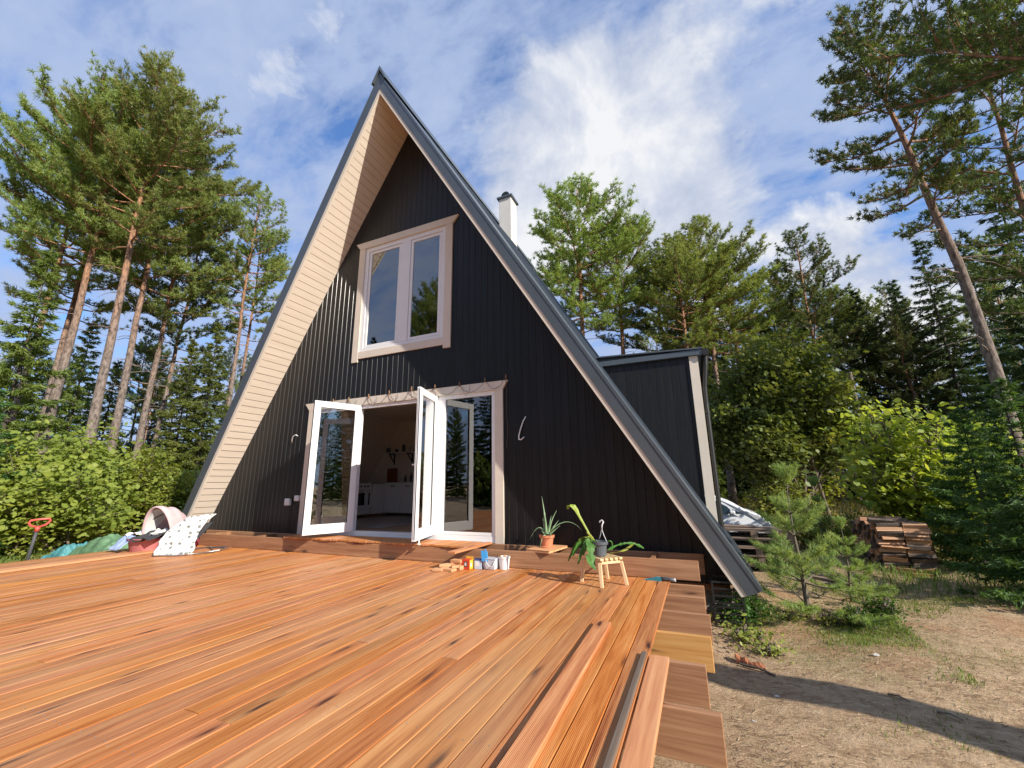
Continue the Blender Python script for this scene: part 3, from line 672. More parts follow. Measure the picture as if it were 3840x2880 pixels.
for px_,py_ in sp[100:]: b.lathe((px_,py_,.0006),[(.0034,0),(.0034,.0009),(.0012,.0002)],6)
tag(b.build('screw_heads',M['steel'],DK),kind='stuff')
# doorstep platform: boards laid along Y across the two step beams
def plank_row(name,x0,x1,y0f,z,label,cat='step'):
    t=thing(name,label,cat,((x0+x1)/2,-.3,z)); b=MB(); x=x0; r=random.Random(int(x0*100))
    while x+.1<x1:
        b.box((x,y0f(x),z),(x+.114,-.068,z+.026)); x+=.119
    b.build('step_boards',M['deck_x'],t,bevel=.003); return t
plank_row('doorstep',-1.75,.99,lambda x:-.552+.010*math.sin(x*9),.206,'wide doorstep of short orange boards below the open doors')
plank_row('doorstep',1.02,1.75,lambda x:-.552+.012*math.sin(x*7),.206,'short doorstep of orange boards below the right fixed pane')
b=MB(); b.obox((1.90,-.06,.206),Vector((-.06,-1,0)).normalized(),Vector((-1,.06,0)).normalized(),(0,0,1),(0,.93),(0,.105),(0,.026)); 
tag(b.build('loose_board',M['deck_x'],None,(1.9,-.06,.206),bevel=.003),'loose orange board poking out over the step beam at the doorstep end','board')
# loose boards
def lboard(p0,p1,w_,z,h,mat,label,name='loose_board',group=None):
    p0=Vector(p0);p1=Vector(p1);u=(p1-p0);L=u.length;u.normalize();v=u.cross(Vector((0,0,1)))
    b=MB(); b.obox((p0.x,p0.y,z),u,v,u.cross(v)*-1 if (u.cross(v)).z<0 else u.cross(v),(0,L),(-w_/2,w_/2),(0,h))
    return tag(b.build(name,mat,None,(p0.x,p0.y,z),bevel=.004),label,'board',group)
lboard((4.375,-8.5,0),(4.362,-2.70,0),.112,-.024,.028,M['board_new'],'smooth new orange board lying across the joists beyond the deck edge')
lboard((4.262,-8.5,0),(4.275,-2.72,0),.030,.002,.02,M['greyplank'],'narrow dark weathered batten on the right edge of the deck')
lboard((4.03,-8.6,0),(3.93,-2.27,0),.112,.003,.028,M['deck'],'loose grooved deck board lying slightly askew on the deck')
lboard((-3.80,-9,0),(-3.77,-.95,0),.114,.003,.028,M['board_new'],'inner of two loose boards lying along the left side of the deck')
lboard((-3.93,-9,0),(-3.90,-1.10,0),.114,.003,.028,M['board_new'],'outer of two loose boards lying along the left side of the deck')

# ------------------------------------------------------------------ things on the deck
# planter stool
st=thing('wooden_stool','small light pine stool with a slatted seat standing under the dark grey pot','stool',(3.66,-.97,0))
SZ=.262
legs=[((3.685,-1.155),(3.67,-1.13)),((3.425,-.955),(3.46,-.955)),((3.66,-.735),(3.645,-.765)),((3.90,-.945),(3.855,-.945))]
cx,cy=3.66,-.95
def lg(b,bx,by,tx,ty): 
    V=[]
    for (x,y,z) in ((bx,by,0),(tx,ty,SZ-.03)):
        for dx,dy in ((-.017,-.017),(.017,-.017),(.017,.017),(-.017,.017)): V.append((x+dx,y+dy,z))
    b.add(V,[(0,3,2,1),(4,5,6,7),(0,1,5,4),(1,2,6,5),(2,3,7,6),(3,0,4,7)])
for (bx,by),(tx,ty) in legs:
    b=MB(); lg(b,bx,by,tx,ty); b.build('leg',M['pine_w'],st,bevel=.003)
A1=Vector((3.67,-1.13,0));B1=Vector((3.855,-.945,0));C1=Vector((3.46,-.955,0))
u=(B1-A1).normalized(); v=(C1-A1).normalized(); LU=(B1-A1).length; LV=(C1-A1).length
v=Vector((-u.y,u.x,0)) if Vector((-u.y,u.x,0)).dot(v)>0 else Vector((u.y,-u.x,0)); 
b=MB(); 
for s in (-.012,LV-.012): b.obox(A1+Vector((0,0,SZ-.045)),u,v,(0,0,1),(.018,LU-.018),(s,s+.024),(0,.034))
b.build('side_rail',M['pine_w'],st,bevel=.003)
b=MB()
for i in range(5):
    s=i*(LU+.03)/5-.012; b.obox(A1+Vector((0,0,SZ-.010)),u,v,(0,0,1),(s,s+.042),(-.035,LV+.02),(0,.024))
b.build('seat_slats',M['pine_w'],st,bevel=.007)
# grey pot with leaf cactus
PC=(3.645,-.985); Z0=SZ+.016
pt=thing('cactus_pot','ribbed dark grey plastic pot with a long-leaved orchid cactus and white hanger on the stool','potted plant',(PC[0],PC[1],Z0))
b=MB(); n=48; prof=[(.062,0),(.066,.01),(.076,.115),(.092,.118),(.094,.150),(.086,.150),(.080,.128),(.02,.128)]
V=[];F=[]
for j,(r,z) in enumerate(prof):
    for k in range(n):
        a=2*math.pi*k/n; rr=r*(1+(.022 if (k%2 and 1<=j<=2) else 0)); V.append((PC[0]+rr*math.cos(a),PC[1]+rr*math.sin(a),Z0+z))
for j in range(len(prof)-1):
    for k in range(n): F.append((j*n+k,j*n+(k+1)%n,(j+1)*n+(k+1)%n,(j+1)*n+k))
F.append(tuple(range(n-1,-1,-1))); b.add(V,F); b.build('pot',M['greypot'],pt)
b=MB(); b.lathe((PC[0],PC[1],Z0+.12),[(.083,0),(.082,.008)],20); b.build('soil',M['soil'],pt)
hx,hy=PC[0]+.03,PC[1]+.03
b=MB(); 
for dx,dy in ((-.05,.03),(.05,-.02),(.03,.06)): b.tube([(hx+dx,hy+dy,Z0+.14),(hx+dx*.4,hy+dy*.4,Z0+.21),(hx,hy,Z0+.27)],.004,6)
b.tube([(hx,hy,Z0+.265),(hx+.004,hy,Z0+.31),(hx+.022,hy,Z0+.345),(hx+.01,hy,Z0+.362),(hx-.016,hy,Z0+.352),(hx-.018,hy,Z0+.335)],.0075,8)
b.build('hanger',M['whiteplastic'],pt,smooth=True)
def strap(b,pts,ws,thk=.004,scal=0,upv=Vector((0,0,1)),side=None):
    """leaf ribbon with thickness along pts"""
    pts=[Vector(p) for p in pts]; m=len(pts); V=[]; F=[]
    for i,p in enumerate(pts):
        t=(pts[min(i+1,m-1)]-pts[max(i-1,0)]).normalized()
        s=side if side is not None else t.cross(upv)
        if s.length<.05: s=t.cross(Vector((1,0,0)))
        s=(s-t*s.dot(t)).normalized(); nn=s.cross(t).normalized()
        w=ws[i]*(1+scal*((i%2)*2-1))/2
        V+= [p-s*w,p+nn*thk+s*0,p+s*w,p-nn*thk]
    for i in range(m-1):
        for k in range(4): F.append((i*4+k,i*4+(k+1)%4,(i+1)*4+(k+1)%4,(i+1)*4+k))
    F.append((3,2,1,0)); F.append(((m-1)*4,(m-1)*4+1,(m-1)*4+2,(m-1)*4+3)); b.add(V,F)
def bez(a,b_,c,n=9):
    a,b_,c=map(Vector,(a,b_,c)); return [a*(1-t)**2+b_*2*t*(1-t)+c*t*t for t in [i/(n-1) for i in range(n)]]
cs=Vector((.85,.5,.15)).normalized()
P0=(PC[0]-.04,PC[1]-.01,Z0+.13)
rr=random.Random(11)
def cleaf(c1,c2,w_,mat='cactus',n=11,side=None,scal=.12):
    b=MB(); pts=bez(P0,c1,c2,n); ws=[w_*.82*(.25+.75*math.sin(math.pi*min(1,(i+1)/n)**.8)) for i in range(n)]
    strap(b,pts,ws,.003,scal,side=side); b.build('leaf',M[mat],pt)
# tall yellow curling shoot
b=MB(); pts=[(3.60,-1.0,.41),(3.545,-1.0,.50),(3.49,-1.0,.60),(3.44,-1.0,.69),(3.415,-1.0,.745),(3.385,-1.0,.785),(3.345,-1.0,.80),(3.32,-1.0,.785),(3.315,-1.0,.755)]
strap(b,pts,[.014,.018,.022,.028,.045,.055,.05,.045,.02],.003,side=cs); b.build('leaf',M['cactusy'],pt,label='tall yellow shoot curling at its tip')
V_=Vector
for c1,c2,w_,m_ in (((3.47,-1.02,.52),(3.36,-1.05,.27),.085,'cactus'),((3.52,-1.05,.50),(3.43,-1.10,.20),.075,'cactus'),((3.42,-.98,.50),(3.30,-1.02,.21),.06,'cactus'),
    ((3.40,-.93,.50),(3.33,-.95,.30),.06,'cactus'),((3.56,-1.10,.46),(3.585,-1.13,.25),.13,'cactus'),((3.46,-.97,.55),(3.375,-.99,.33),.05,'cactusy'),((3.55,-1.08,.48),(3.49,-1.1,.29),.07,'cactus'),((3.56,-1.03,.50),(3.53,-1.05,.52),.035,'cactusy')):
    cleaf(c1,c2,w_,m_,side=cs)
b=MB(); strap(b,[(3.575,-1.12,.30),(3.58,-1.13,.25),(3.60,-1.14,.205),(3.63,-1.145,.165)],[.10,.09,.05,.008],.003,side=cs); b.build('leaf',M['cactus'],pt)
b=MB(); strap(b,bez((3.70,-.96,.41),(3.80,-.93,.47),(3.76,-.9,.33)),[.012]*9,.002,side=cs); strap(b,bez((3.72,-.93,.33),(3.93,-.82,.46),(4.07,-.72,.335),13),[.012+.010*((i*5)%3) for i in range(13)],.003,side=cs); b.build('trailing_shoot',M['cactus'],pt)
b=MB(); strap(b,bez((3.74,-.9,.30),(3.86,-.75,.28),(3.98,-.7,.39),9),[.015,.02,.025,.028,.028,.028,.022,.018,.01],.003,side=cs); b.build('leaf',M['cactusy'],pt)

# aloe on a board slab
b=MB(); b.prism([(2.60,-.50),(2.93,-.575),(3.01,-.06),(2.70,-.04)],.206,.232,'z'); tag(b.build('wood_slab',M['offcut'],None,(2.8,-.3,.206),bevel=.006),'rough square wooden slab bridging the two step beams under the aloe','board')
ac=(2.80,-.27,.233)
al=thing('aloe_plant','aloe with long thin pointed leaves in a small terracotta pot on the wooden slab','potted plant',ac)
b=MB(); b.lathe(ac,[(.095,0),(.10,.008),(.10,.016),(.07,.017),(.086,.115),(.098,.116),(.101,.150),(.092,.150),(.088,.13),(.02,.13)],28); b.build('pot',M['terracotta'],al,smooth=False,bevel=.002)
b=MB(); b.lathe((ac[0],ac[1],ac[2]+.125),[(.087,0),(.086,.01)],20); b.build('soil',M['soil'],al)
def aleaf(c1,c2,w_=.026):
    b=MB(); pts=bez((ac[0]+rr.uniform(-.02,.02),ac[1]+rr.uniform(-.02,.02),ac[2]+.13),c1,c2,9)
    b.tube(pts,[w_/2*(1-.93*(i/8)**1.3) for i in range(9)],6); b.build('leaf',M['aloe'],al,smooth=True)
for c1,c2,w_ in (((2.78,-.25,.60),(2.72,-.2,.87),.042),((2.84,-.25,.55),(2.93,-.2,.69),.034),((2.70,-.27,.60),(2.56,-.28,.31),.024),((3.05,-.22,.68),(3.25,-.2,.45),.020),
   ((2.88,-.28,.42),(2.98,-.25,.50),.03),((2.75,-.28,.42),(2.70,-.25,.46),.028),((2.80,-.30,.5),(2.79,-.28,.66),.036),((2.82,-.22,.5),(2.84,-.18,.62),.036),((2.86,-.33,.42),(2.93,-.38,.50),.03),
   ((2.77,-.36,.44),(2.745,-.40,.22),.024),((2.74,-.2,.45),(2.70,-.12,.58),.03),((2.86,-.2,.46),(2.93,-.14,.56),.028),((2.81,-.33,.46),(2.82,-.36,.58),.03),((2.9,-.33,.45),(2.90,-.4,.33),.02)): aleaf(c1,c2,w_)
# small boxes and tubs in front of the step beam
def cuboid(name,x,y,wx,wy,h,rz,mat,lab,cat,extra=None):
    t=thing(name,lab,cat,(x,y,0)); u=Vector((math.cos(rz),math.sin(rz),0)); v=Vector((-u.y,u.x,0))
    b=MB(); b.obox((x,y,.001),u,v,(0,0,1),(0,wx),(0,wy),(0,h)); b.build('carton',M[mat],t,bevel=.002)
    for nm,m_,a,bb,c in (extra or []): 
        b=MB(); b.obox((x,y,.001),u,v,(0,0,1),a,bb,c); b.build(nm,M[m_],t)
    return t
cuboid('screw_box',1.845,-.815,.11,.10,.115,R(-2),'red','open red box of screws with a yellow side, next to the sawn offcuts','box',
  [('printed_panel','counter',(.028,.078),(-.0015,-.0005),(.03,.095)),('printed_mark','whitefab',(.040,.066),(-.0025,-.0016),(.045,.08)),('yellow_side','yellow',(.1105,.1125),(.005,.095),(.004,.112)),('white_star','whiteplastic',(.1126,.1135),(.02,.05),(.035,.075)),('flap','yellow',(0,.11),(.095,.0985),(.1155,.14))])
cuboid('screw_box',1.985,-.745,.10,.08,.10,R(3),'lightblue','pale blue and navy box beside the red box','box',
  [('lid','navy',(-.002,.102),(-.001,.081),(.1005,.118)),('printed_panel','whiteplastic',(.015,.07),(-.0015,-.0005),(.035,.085))])
b=MB(); b.obox((2.095,-.755,.10),Vector((.95,.1,-.1)).normalized(),Vector((0,-.2,0)).normalized()*-1,Vector((-.12,0,.99)).normalized(),(0,.085),(0,.012),(0,.125)); b.obox((2.125,-.755,.225),Vector((.95,.1,-.1)).normalized(),Vector((0,1,0)),Vector((-.12,0,.99)).normalized(),(0,.03),(0,.012),(0,.014))
tag(b.build('blue_tag',M['blue'],None,(2.12,-.75,.1),bevel=.002),'bright blue plastic case standing on the clear tub','case')
tb_=thing('plastic_tub','cloudy clear plastic tub with a white handle between blue box and white bucket','tub',(2.19,-.68,0))
b=MB(); P=[]
for z,s in ((.002,.075),(.12,.088)):
    for a,c_ in ((-1,-1),(1,-1),(1,1),(-1,1)): P.append((2.19+a*s,-.68+c_*s*.75,z))
b.add(P,[(0,3,2,1),(4,5,6,7),(0,1,5,4),(1,2,6,5),(2,3,7,6),(3,0,4,7)]); b.build('body',M['clearplastic'],tb_,bevel=.008)
MB().box((2.098,-.75,.121),(2.282,-.61,.134)).build('lid',M['clearplastic'],tb_,bevel=.004)
b=MB(); b.tube([(2.15,-.752,.115),(2.165,-.757,.08),(2.21,-.76,.04),(2.25,-.757,.05),(2.272,-.75,.10)],.0045,6); b.build('handle',M['whiteplastic'],tb_,smooth=True)
bk=thing('small_bucket','small white bucket filled with scraps in front of the step beam','bucket',(2.345,-.62,0))
b=MB(); b.lathe((2.345,-.62,.001),[(.058,0),(.072,.13),(.078,.131),(.078,.148),(.071,.148),(.068,.12),(.01,.12)],24); b.build('body',M['whiteplastic'],bk)
b=MB(); 
for i in range(9): a=rr.uniform(0,6.28); b.obox((2.345+.03*math.cos(a),-.62+.03*math.sin(a),.12),Vector((math.cos(a),math.sin(a),.7)).normalized(),Vector((-math.sin(a),math.cos(a),0)),Vector((-.7*math.cos(a),-.7*math.sin(a),1)).normalized(),(0,.05),(0,.02),(0,.008))
b.build('contents',M['offcut'],bk)
for i,(x,y,z,L_,w_,h_,rz,lab) in enumerate(((1.56,-1.06,.001,.13,.09,.028,10,'flat offcut lying leftmost in front of the offcut pile'),(1.68,-1.0,.001,.14,.10,.028,-8,'pale offcut with a knot, in front at the right of the offcut pile'),
   (1.60,-.93,.001,.14,.10,.03,20,'lower left offcut of the pile'),(1.59,-.94,.032,.15,.09,.03,35,'offcut resting on the lower left one'),(1.71,-.86,.001,.15,.11,.045,-10,'thick lower right offcut beside the red box'),(1.69,-.84,.047,.16,.10,.028,12,'middle offcut of the taller heap beside the red box'),(1.68,-.83,.076,.16,.09,.03,-5,'topmost offcut of the heap beside the red box'),(1.78,-.95,.030,.09,.07,.026,40,'small pale offcut on top of the pale knotty one'))):
    u=Vector((math.cos(R(rz)),math.sin(R(rz)),0)); b=MB(); b.obox((x,y,z),u,Vector((-u.y,u.x,0)),(0,0,1),(0,L_),(0,w_),(0,h_))
    tag(b.build('wood_offcut',M['offcut'],None,(x,y,z),bevel=.003),lab,'offcut',group='sawn offcuts on the deck')
hs=thing('hand_saw','hand tool with teal blade guard and grey rubber grip on the deck corner','tool',(4.2,-.62,.005))
b=MB(); b.prism([(4.05,.003),(4.10,.012),(4.17,.032),(4.215,.030),(4.215,.004)],-.655,-.60); b.build('blade_guard',M['teal'],hs,bevel=.004)
b=MB(); b.tube([(4.212,-.63,.022),(4.25,-.632,.025),(4.30,-.635,.022),(4.345,-.64,.020)],[.017,.021,.019,.021],12); b.build('grip',M['rubber'],hs,smooth=True)
b=MB(); b.tube([(4.346,-.64,.020),(4.36,-.641,.020)],.017,12); b.build('end_cap',M['whiteplastic'],hs)

rg_=np.random.default_rng(70); nn=420
P=np.stack([rg_.normal(1.9,1.0,nn),np.minimum(rg_.normal(-1.2,.55,nn),-.56),np.full(nn,.004)],1); P=P[(P[:,0]<4.25)&(P[:,1]>-3.5)]; nn=len(P); a_=rg_.uniform(0,6.28,nn)
d_=np.stack([np.cos(a_),np.sin(a_),0*a_+.2],1)*rg_.uniform(.003,.011,(nn,1)); e_=np.stack([-np.sin(a_),np.cos(a_),0*a_],1)*.003
tag(link('sawdust',cards_mesh('sawdust',np.stack([P-e_,P+e_,P+d_+e_,P+d_-e_],1),M['pine_w']),None),'pale wood chips and sawdust scattered round the offcuts on the deck',kind='stuff')
# ------------------------------------------------------------------ baby things, laundry, tarps at the left
ca=thing('baby_carrycot','pale pink baby carrycot with raised hood at the far left corner of the deck','carrycot',(-3.9,-1.0,0))
b=MB(); b.lathe((-3.80,-.98,.01),[(.30,0),(.36,.05),(.39,.30),(.37,.31),(.34,.26),(.05,.22)],28,1.05,.62); b.build('body',M['pinkdark'],ca,smooth=True)
def hood(b,cx,cy,cz,rx,ry,rz,a0,a1,lean,thk=0,n=12,m=18):
    V=[];F=[]
    for i in range(n+1):
        f=i/n; ang=a0+(a1-a0)*f
        for j in range(m+1):
            t=math.pi*j/m
            y=cy+ry*math.cos(t); r=math.sin(t)
            V.append((cx+rx*r*math.cos(ang)+lean*f*0,y,cz+rz*r*math.sin(ang)))
    for i in range(n):
        for j in range(m): F.append((i*(m+1)+j,i*(m+1)+j+1,(i+1)*(m+1)+j+1,(i+1)*(m+1)+j))
    b.add(V,F)
b=MB(); 
V=[];F=[];n=14;m=20
hu=Vector((.22,-.97,0)).normalized(); hv=Vector((-hu.y,hu.x,0))   # opening direction and width axis
def hpt(f,t,k=1.0):
    r=math.sqrt(max(0,1-(f*.96)**2.4))
    c=Vector((-3.98,-1.25,.22)); p=c-hu*(.48*f)+hv*(.31*math.cos(t)*r*k)+Vector((0,0,(.52*math.sin(t)*(r**.8)*k)))
    p+=hu*(.10*math.sin(t)*(1-f)); p.z+=.012*math.sin(f*16)*math.sin(t); return tuple(p)
for i in range(n+1):
    for j in range(m+1): V.append(hpt(i/n,math.pi*j/m))
for i in range(n):
    for j in range(m): F.append((i*(m+1)+j,(i+1)*(m+1)+j,(i+1)*(m+1)+j+1,i*(m+1)+j+1))
b.add(V,F); hd=b.build('hood',M['pinkfab'],ca,smooth=True); sm=hd.modifiers.new('thick','SOLIDIFY'); sm.thickness=.03
b=MB(); b.add([hpt(.02+.93*i/n,math.pi*j/m,.90) for i in range(n+1) for j in range(m+1)],F); b.build('lining',M['whitefab'],ca,smooth=True)
b=MB(); b.tube([hpt(0,math.pi*k/16,.98) for k in range(17)],.018,8); b.build('hood_rim',M['pinkfab'],ca,smooth=True)
b=MB(); b.tube([(-4.38,-1.25,.38),(-4.2,-1.25,.52),(-4.0,-1.22,.60),(-3.85,-1.2,.62)],.008,6); b.build('handle_bar',M['blackiron'],ca)
bs=thing('laundry_basin','salmon pink plastic basin full of laundry on the deck','basin',(-4.17,-1.32,0))
b=MB(); b.lathe((-4.17,-1.32,.001),[(.27,0),(.34,.20),(.365,.205),(.365,.22),(.33,.215),(.26,.03),(.02,.02)],32,1.05,.6); b.build('body',M['basin'],bs,smooth=False)
def cloth(name,corners,mat,lab,cat,amp=.02,n=14,seed=1,thk=.008):
    """bilinear patch a,b (top) c,d (bottom) with folds"""
    r=random.Random(seed); a,b_,c,d=map(Vector,corners); nn=(b_-a).cross(c-a).normalized(); ph=[r.uniform(0,6) for _ in range(4)]
    mb=MB(); V=[];F=[]
    for i in range(n+1):
        for j in range(n+1):
            s=j/n;t=i/n; p=(a*(1-s)+b_*s)*(1-t)+(c*(1-s)+d*s)*t
            h=amp*(math.sin(9*s+ph[0]+3*t)+.6*math.sin(17*s+ph[1]-5*t)+.5*math.sin(11*t+ph[2]+4*s)); V.append(p+nn*h)
    for i in range(n):
        for j in range(n): k=i*(n+1)+j; F.append((k,k+1,k+n+2,k+n+1))
    mb.add(V,F); o=mb.build(name,M[mat],None,tuple(a),smooth=True); m_=o.modifiers.new('thick','SOLIDIFY'); m_.thickness=thk
    return tag(o,lab,cat)
cloth('shirt',[(-4.60,-1.42,.25),(-4.20,-1.46,.26),(-4.72,-1.60,.03),(-4.26,-1.62,.05)],'bluefab','light blue shirt hanging over the left rim of the pink basin','clothing',.012,seed=2)
cloth('trousers',[(-4.40,-1.15,.31),(-3.60,-1.1,.34),(-4.15,-1.56,.19),(-3.68,-1.52,.22)],'darkfab','charcoal trousers draped across the top of the pink basin','clothing',.02,seed=3)
cloth('white_garment',[(-4.62,-1.2,.29),(-4.25,-1.15,.31),(-4.60,-1.44,.24),(-4.28,-1.42,.28)],'whitefab','white garment lying on top of the laundry at the basin left','clothing',.02,seed=4)
cloth('white_garment',[(-4.05,-1.2,.33),(-3.85,-1.15,.35),(-4.05,-1.35,.28),(-3.88,-1.35,.28)],'whitefab','small white garment bunched beneath the carrycot hood','clothing',.02,seed=6)
b=MB(); V=[];F=[];nn_=18
for i in range(nn_+1):
    t=i/nn_
    bl=Vector((-3.30,-1.62,.012)); br=Vector((-2.86,-1.30,.012)); tl=Vector((-3.12,-1.30,.58)); tr=Vector((-2.74,-1.08,.62))
    f=t**.8; 
    for j in range(nn_+1):
        s=j/nn_; lo=bl*(1-s)+br*s; hi=tl*(1-s)+tr*s
        p=lo*(1-f)+hi*f; p=p+Vector((-.10*math.sin(math.pi*t),-.05*math.sin(math.pi*t),0))
        k=(1-t)**2; p+=Vector((.3,-.9,.2))*(.012*math.sin(16*s+5*t)+.028*k*math.sin(26*t+2*s)+.008*math.sin(31*s))
        V.append(p)
for i in range(nn_):
    for j in range(nn_): k=i*(nn_+1)+j; F.append((k,k+1,k+nn_+2,k+nn_+1))
b.add(V,F); o=b.build('muslin_cloth',M['print'],None,(-3,-1.4,0),smooth=True); m_=o.modifiers.new('thick','SOLIDIFY'); m_.thickness=.012
tag(o,'white muslin cloth with grey prints draped over the baby bouncer','cloth')
bo=thing('baby_bouncer','baby bouncer with grey tube frame standing under the printed muslin cloth','bouncer',(-2.95,-1.2,0))
b=MB(); b.tube([(-3.34,-1.60,.012),(-3.0,-1.5,.014),(-2.70,-1.05,.02),(-3.30,-.75,.02),(-3.42,-.72,.02)],.011,8); b.tube([(-3.36,-1.56,.012),(-3.45,-1.2,.016),(-3.40,-.72,.02)],.011,8); b.build('frame',M['steel'],bo,smooth=True)
b=MB(); b.obox((-3.24,-1.50,.04),Vector((.81,.58,0)),Vector((.25,.3,.58)).normalized(),Vector((-.5,.6,.3)).normalized(),(.05,.32),(0,.52),(0,.03)); b.build('seat',M['darkfab'],bo)
b=MB(); b.tube([(-2.80,-1.15,.016),(-2.74,-.95,.03),(-2.95,-.62,.03)],.010,8); b.build('leg',M['steel'],bo)
b=MB(); b.tube([(-3.30,-.80,.028),(-3.02,-.72,.03)],.014,8); b.tube([(-3.02,-.72,.03),(-2.97,-.705,.03)],.02,8); tag(b.build('metal_tube',M['rubber'],None,(-3.2,-.8,.02)),'short dark tube lying on the deck right of the muslin cloth','tube')
def heap(name,c,rx,ry,h,mat,lab,seed):
    r=random.Random(seed); n=22; V=[];F=[]; ph=[r.uniform(0,6) for _ in range(6)]
    for i in range(n+1):
        for j in range(n+1):
            x=-1+2*j/n;y=-1+2*i/n; e=max(0,1-max(abs(x),abs(y))**5); z=h*e*(.82+.18*math.sin(3*x+ph[0])*math.cos(2.5*y+ph[1]))+.03*math.sin(13*x+ph[2]+6*y)*e+.018*math.sin(23*y+ph[3]-9*x)*e
            V.append((c[0]+x*rx,c[1]+y*ry,c[2]+z))
    for i in range(n):
        for j in range(n): k=i*(n+1)+j; F.append((k,k+1,k+n+2,k+n+1))
    b=MB(); b.add(V,F); return tag(b.build(name,M[mat],None,c,smooth=False),lab,'tarpaulin')
heap('tarpaulin',(-6.35,-.75,GZ-.02),.72,.55,.60,'tarp_g','crumpled green tarpaulin covering a heap beyond the left deck edge',4)
heap('tarpaulin',(-7.35,-.95,GZ-.02),.45,.45,.42,'tarp_t','teal tarpaulin corner left of the green tarpaulin',5)
sh=thing('shovel','shovel standing upright with dark shaft and red D-shaped handle before the left bush','shovel',(-7.42,-1.6,GZ))
b=MB(); b.tube([(-7.52,-1.6,GZ-.05),(-7.47,-1.6,-.1),(-7.40,-1.6,.27)],.028,10); b.build('shaft',M['rubber'],sh,smooth=True)
b=MB(); b.tube([(-7.40,-1.6,.25),(-7.385,-1.6,.34)],.038,10)
b.tube([(-7.385+.33*q,-1.6+.95*q,z) for q,z in ((0,.33),(-.10,.36),(-.135,.42),(-.115,.465),(.02,.48),(.135,.485),(.15,.44),(.10,.37),(0,.33))],.021,8); b.build('handle',M['shred'],sh,smooth=True)
b=MB(); b.add([(-7.62,-1.62,GZ+.02),(-7.40,-1.62,GZ+.02),(-7.42,-1.6,GZ-.12),(-7.52,-1.6,GZ-.18),(-7.62,-1.6,GZ-.12)],[(0,1,2,3,4)]); b.build('blade',M['rubber'],sh)

# ------------------------------------------------------------------ things in the yard at the right
def pallet(x,y,z,rz,lab):
    t=thing('pallet',lab,'pallet',(x,y,z),'stacked wooden pallets'); u=Vector((math.cos(rz),math.sin(rz),0)); v=Vector((-u.y,u.x,0)); o=Vector((x,y,z)); w=(0,0,1)
    b=MB()
    for i in range(7): b.obox(o,u,v,w,(-.55,.55),(-.40+i*.115,-.40+i*.115+.085),(.118,.137))
    b.build('top_slats',M['pallet'],t); b=MB()
    for i in (-.55,-.05,.45): b.obox(o,u,v,w,(i,i+.1),(-.40,.375),(.099,.1165))
    b.build('cross_boards',M['pallet'],t)
    for i in (-.55,-.05,.45):
        for j in (-.40,-.06,.275):
            b=MB(); b.obox(o,u,v,w,(i,i+.1),(j,j+.1),(.021,.098)); b.build('block',M['pallet'],t)
    b=MB()
    for j in (-.40,-.06,.275): b.obox(o,u,v,w,(-.55,.55),(j,j+.1),(.001,.020))
    b.build('runners',M['pallet'],t)
gp=gz(5.45,3.1)-.01
for i,(dx,dy,rz,lab) in enumerate(((0,0,2,'bottom pallet of the stack behind the roof foot'),(.03,.02,-1,'second pallet from the bottom of the stack'),(-.02,0,3,'third pallet from the bottom of the stack'),(.02,.03,0,'fourth pallet of the stack'),(-.03,.0,-2,'topmost pallet of the stack'))):
    pallet(5.50+dx,3.12+dy,gp+i*.139,R(rz),lab)
zt=gp+5*.139
for (p0,p1,w_,dz,lab) in (((4.95,2.86,0),(6.02,2.74,0),.12,.003,'grey loose board lying on the pallet stack, front one'),((4.95,3.05,0),(5.75,3.0,0),.14,.004,'second loose board on the pallet stack'),((4.98,3.3,0),(5.55,3.3,0),.2,.003,'wide pale loose board at the back of the pallet stack'),((5.0,2.98,0),(5.5,2.95,0),.25,.034,'brown sheet of board topmost on the pallet stack')):
    lboard(p0,p1,w_,zt+dz,.022,M['pallet'],lab)
lboard((6.0,2.5,0),(6.6,1.9,0),.11,gz(6.3,2.2)+.06,.025,M['pallet'],'grey board lying on the ground between pallets and woodpile, left one')
lboard((6.15,2.62,0),(6.75,2.02,0),.11,gz(6.3,2.2)+.06,.025,M['pallet'],'grey board lying on the ground between pallets and woodpile, right one')
lboard((5.85,2.0,0),(6.7,2.35,0),.10,gz(6.3,2.2)+.01,.04,M['pallet'],'grey batten supporting the two ground boards')
# firewood
lr=random.Random(21); base=gz(7.7,4)
def log_mesh(seed):
    r=random.Random(seed); b=MB(); L=.33*r.uniform(.92,1.06); k=r.choice([3,4,4,5]); a0=r.uniform(0,6)
    poly=[(math.cos(a0+2*math.pi*i/k)*.052*r.uniform(.8,1.25),math.sin(a0+2*math.pi*i/k)*.042*r.uniform(.8,1.2)) for i in range(k)]
    b.prism(poly,-L/2,L/2,'x'); return b
lproto=[]
for i in range(10):
    lproto.append((log_mesh(i),M['log'] if i%3 else M['logbark']))
made=[None]*10
def putlog(x,y,z,rz=0):
    i=lr.randrange(10); 
    if made[i] is None:
        b,m_=lproto[i]; o=b.build('firewood_log',m_,None,(0,0,0),bevel=.004); made[i]=o
    else: o=made[i].copy(); col.objects.link(o)
    o.location=(x,y,z); o.rotation_euler=(lr.uniform(-1.5,1.5),lr.uniform(-.07,.07),rz+lr.uniform(-.14,.14)); o.scale=(lr.uniform(.9,1.1),lr.uniform(.85,1.2),lr.uniform(.85,1.2))
    tag(o,'split firewood log in the stacked woodpile beside the bushes','log','firewood logs in the woodpile')
for c,(xc,yoff,nn_) in enumerate(((7.58,0,1),(7.93,-.02,1))):
    for k in range(11):
        putlog(xc+lr.uniform(-.02,.02),3.72+yoff+lr.uniform(-.02,.02),base+.04+k*.068)
        if k%2==0: putlog(xc+lr.uniform(-.02,.02),3.80,base+.04+k*.068)
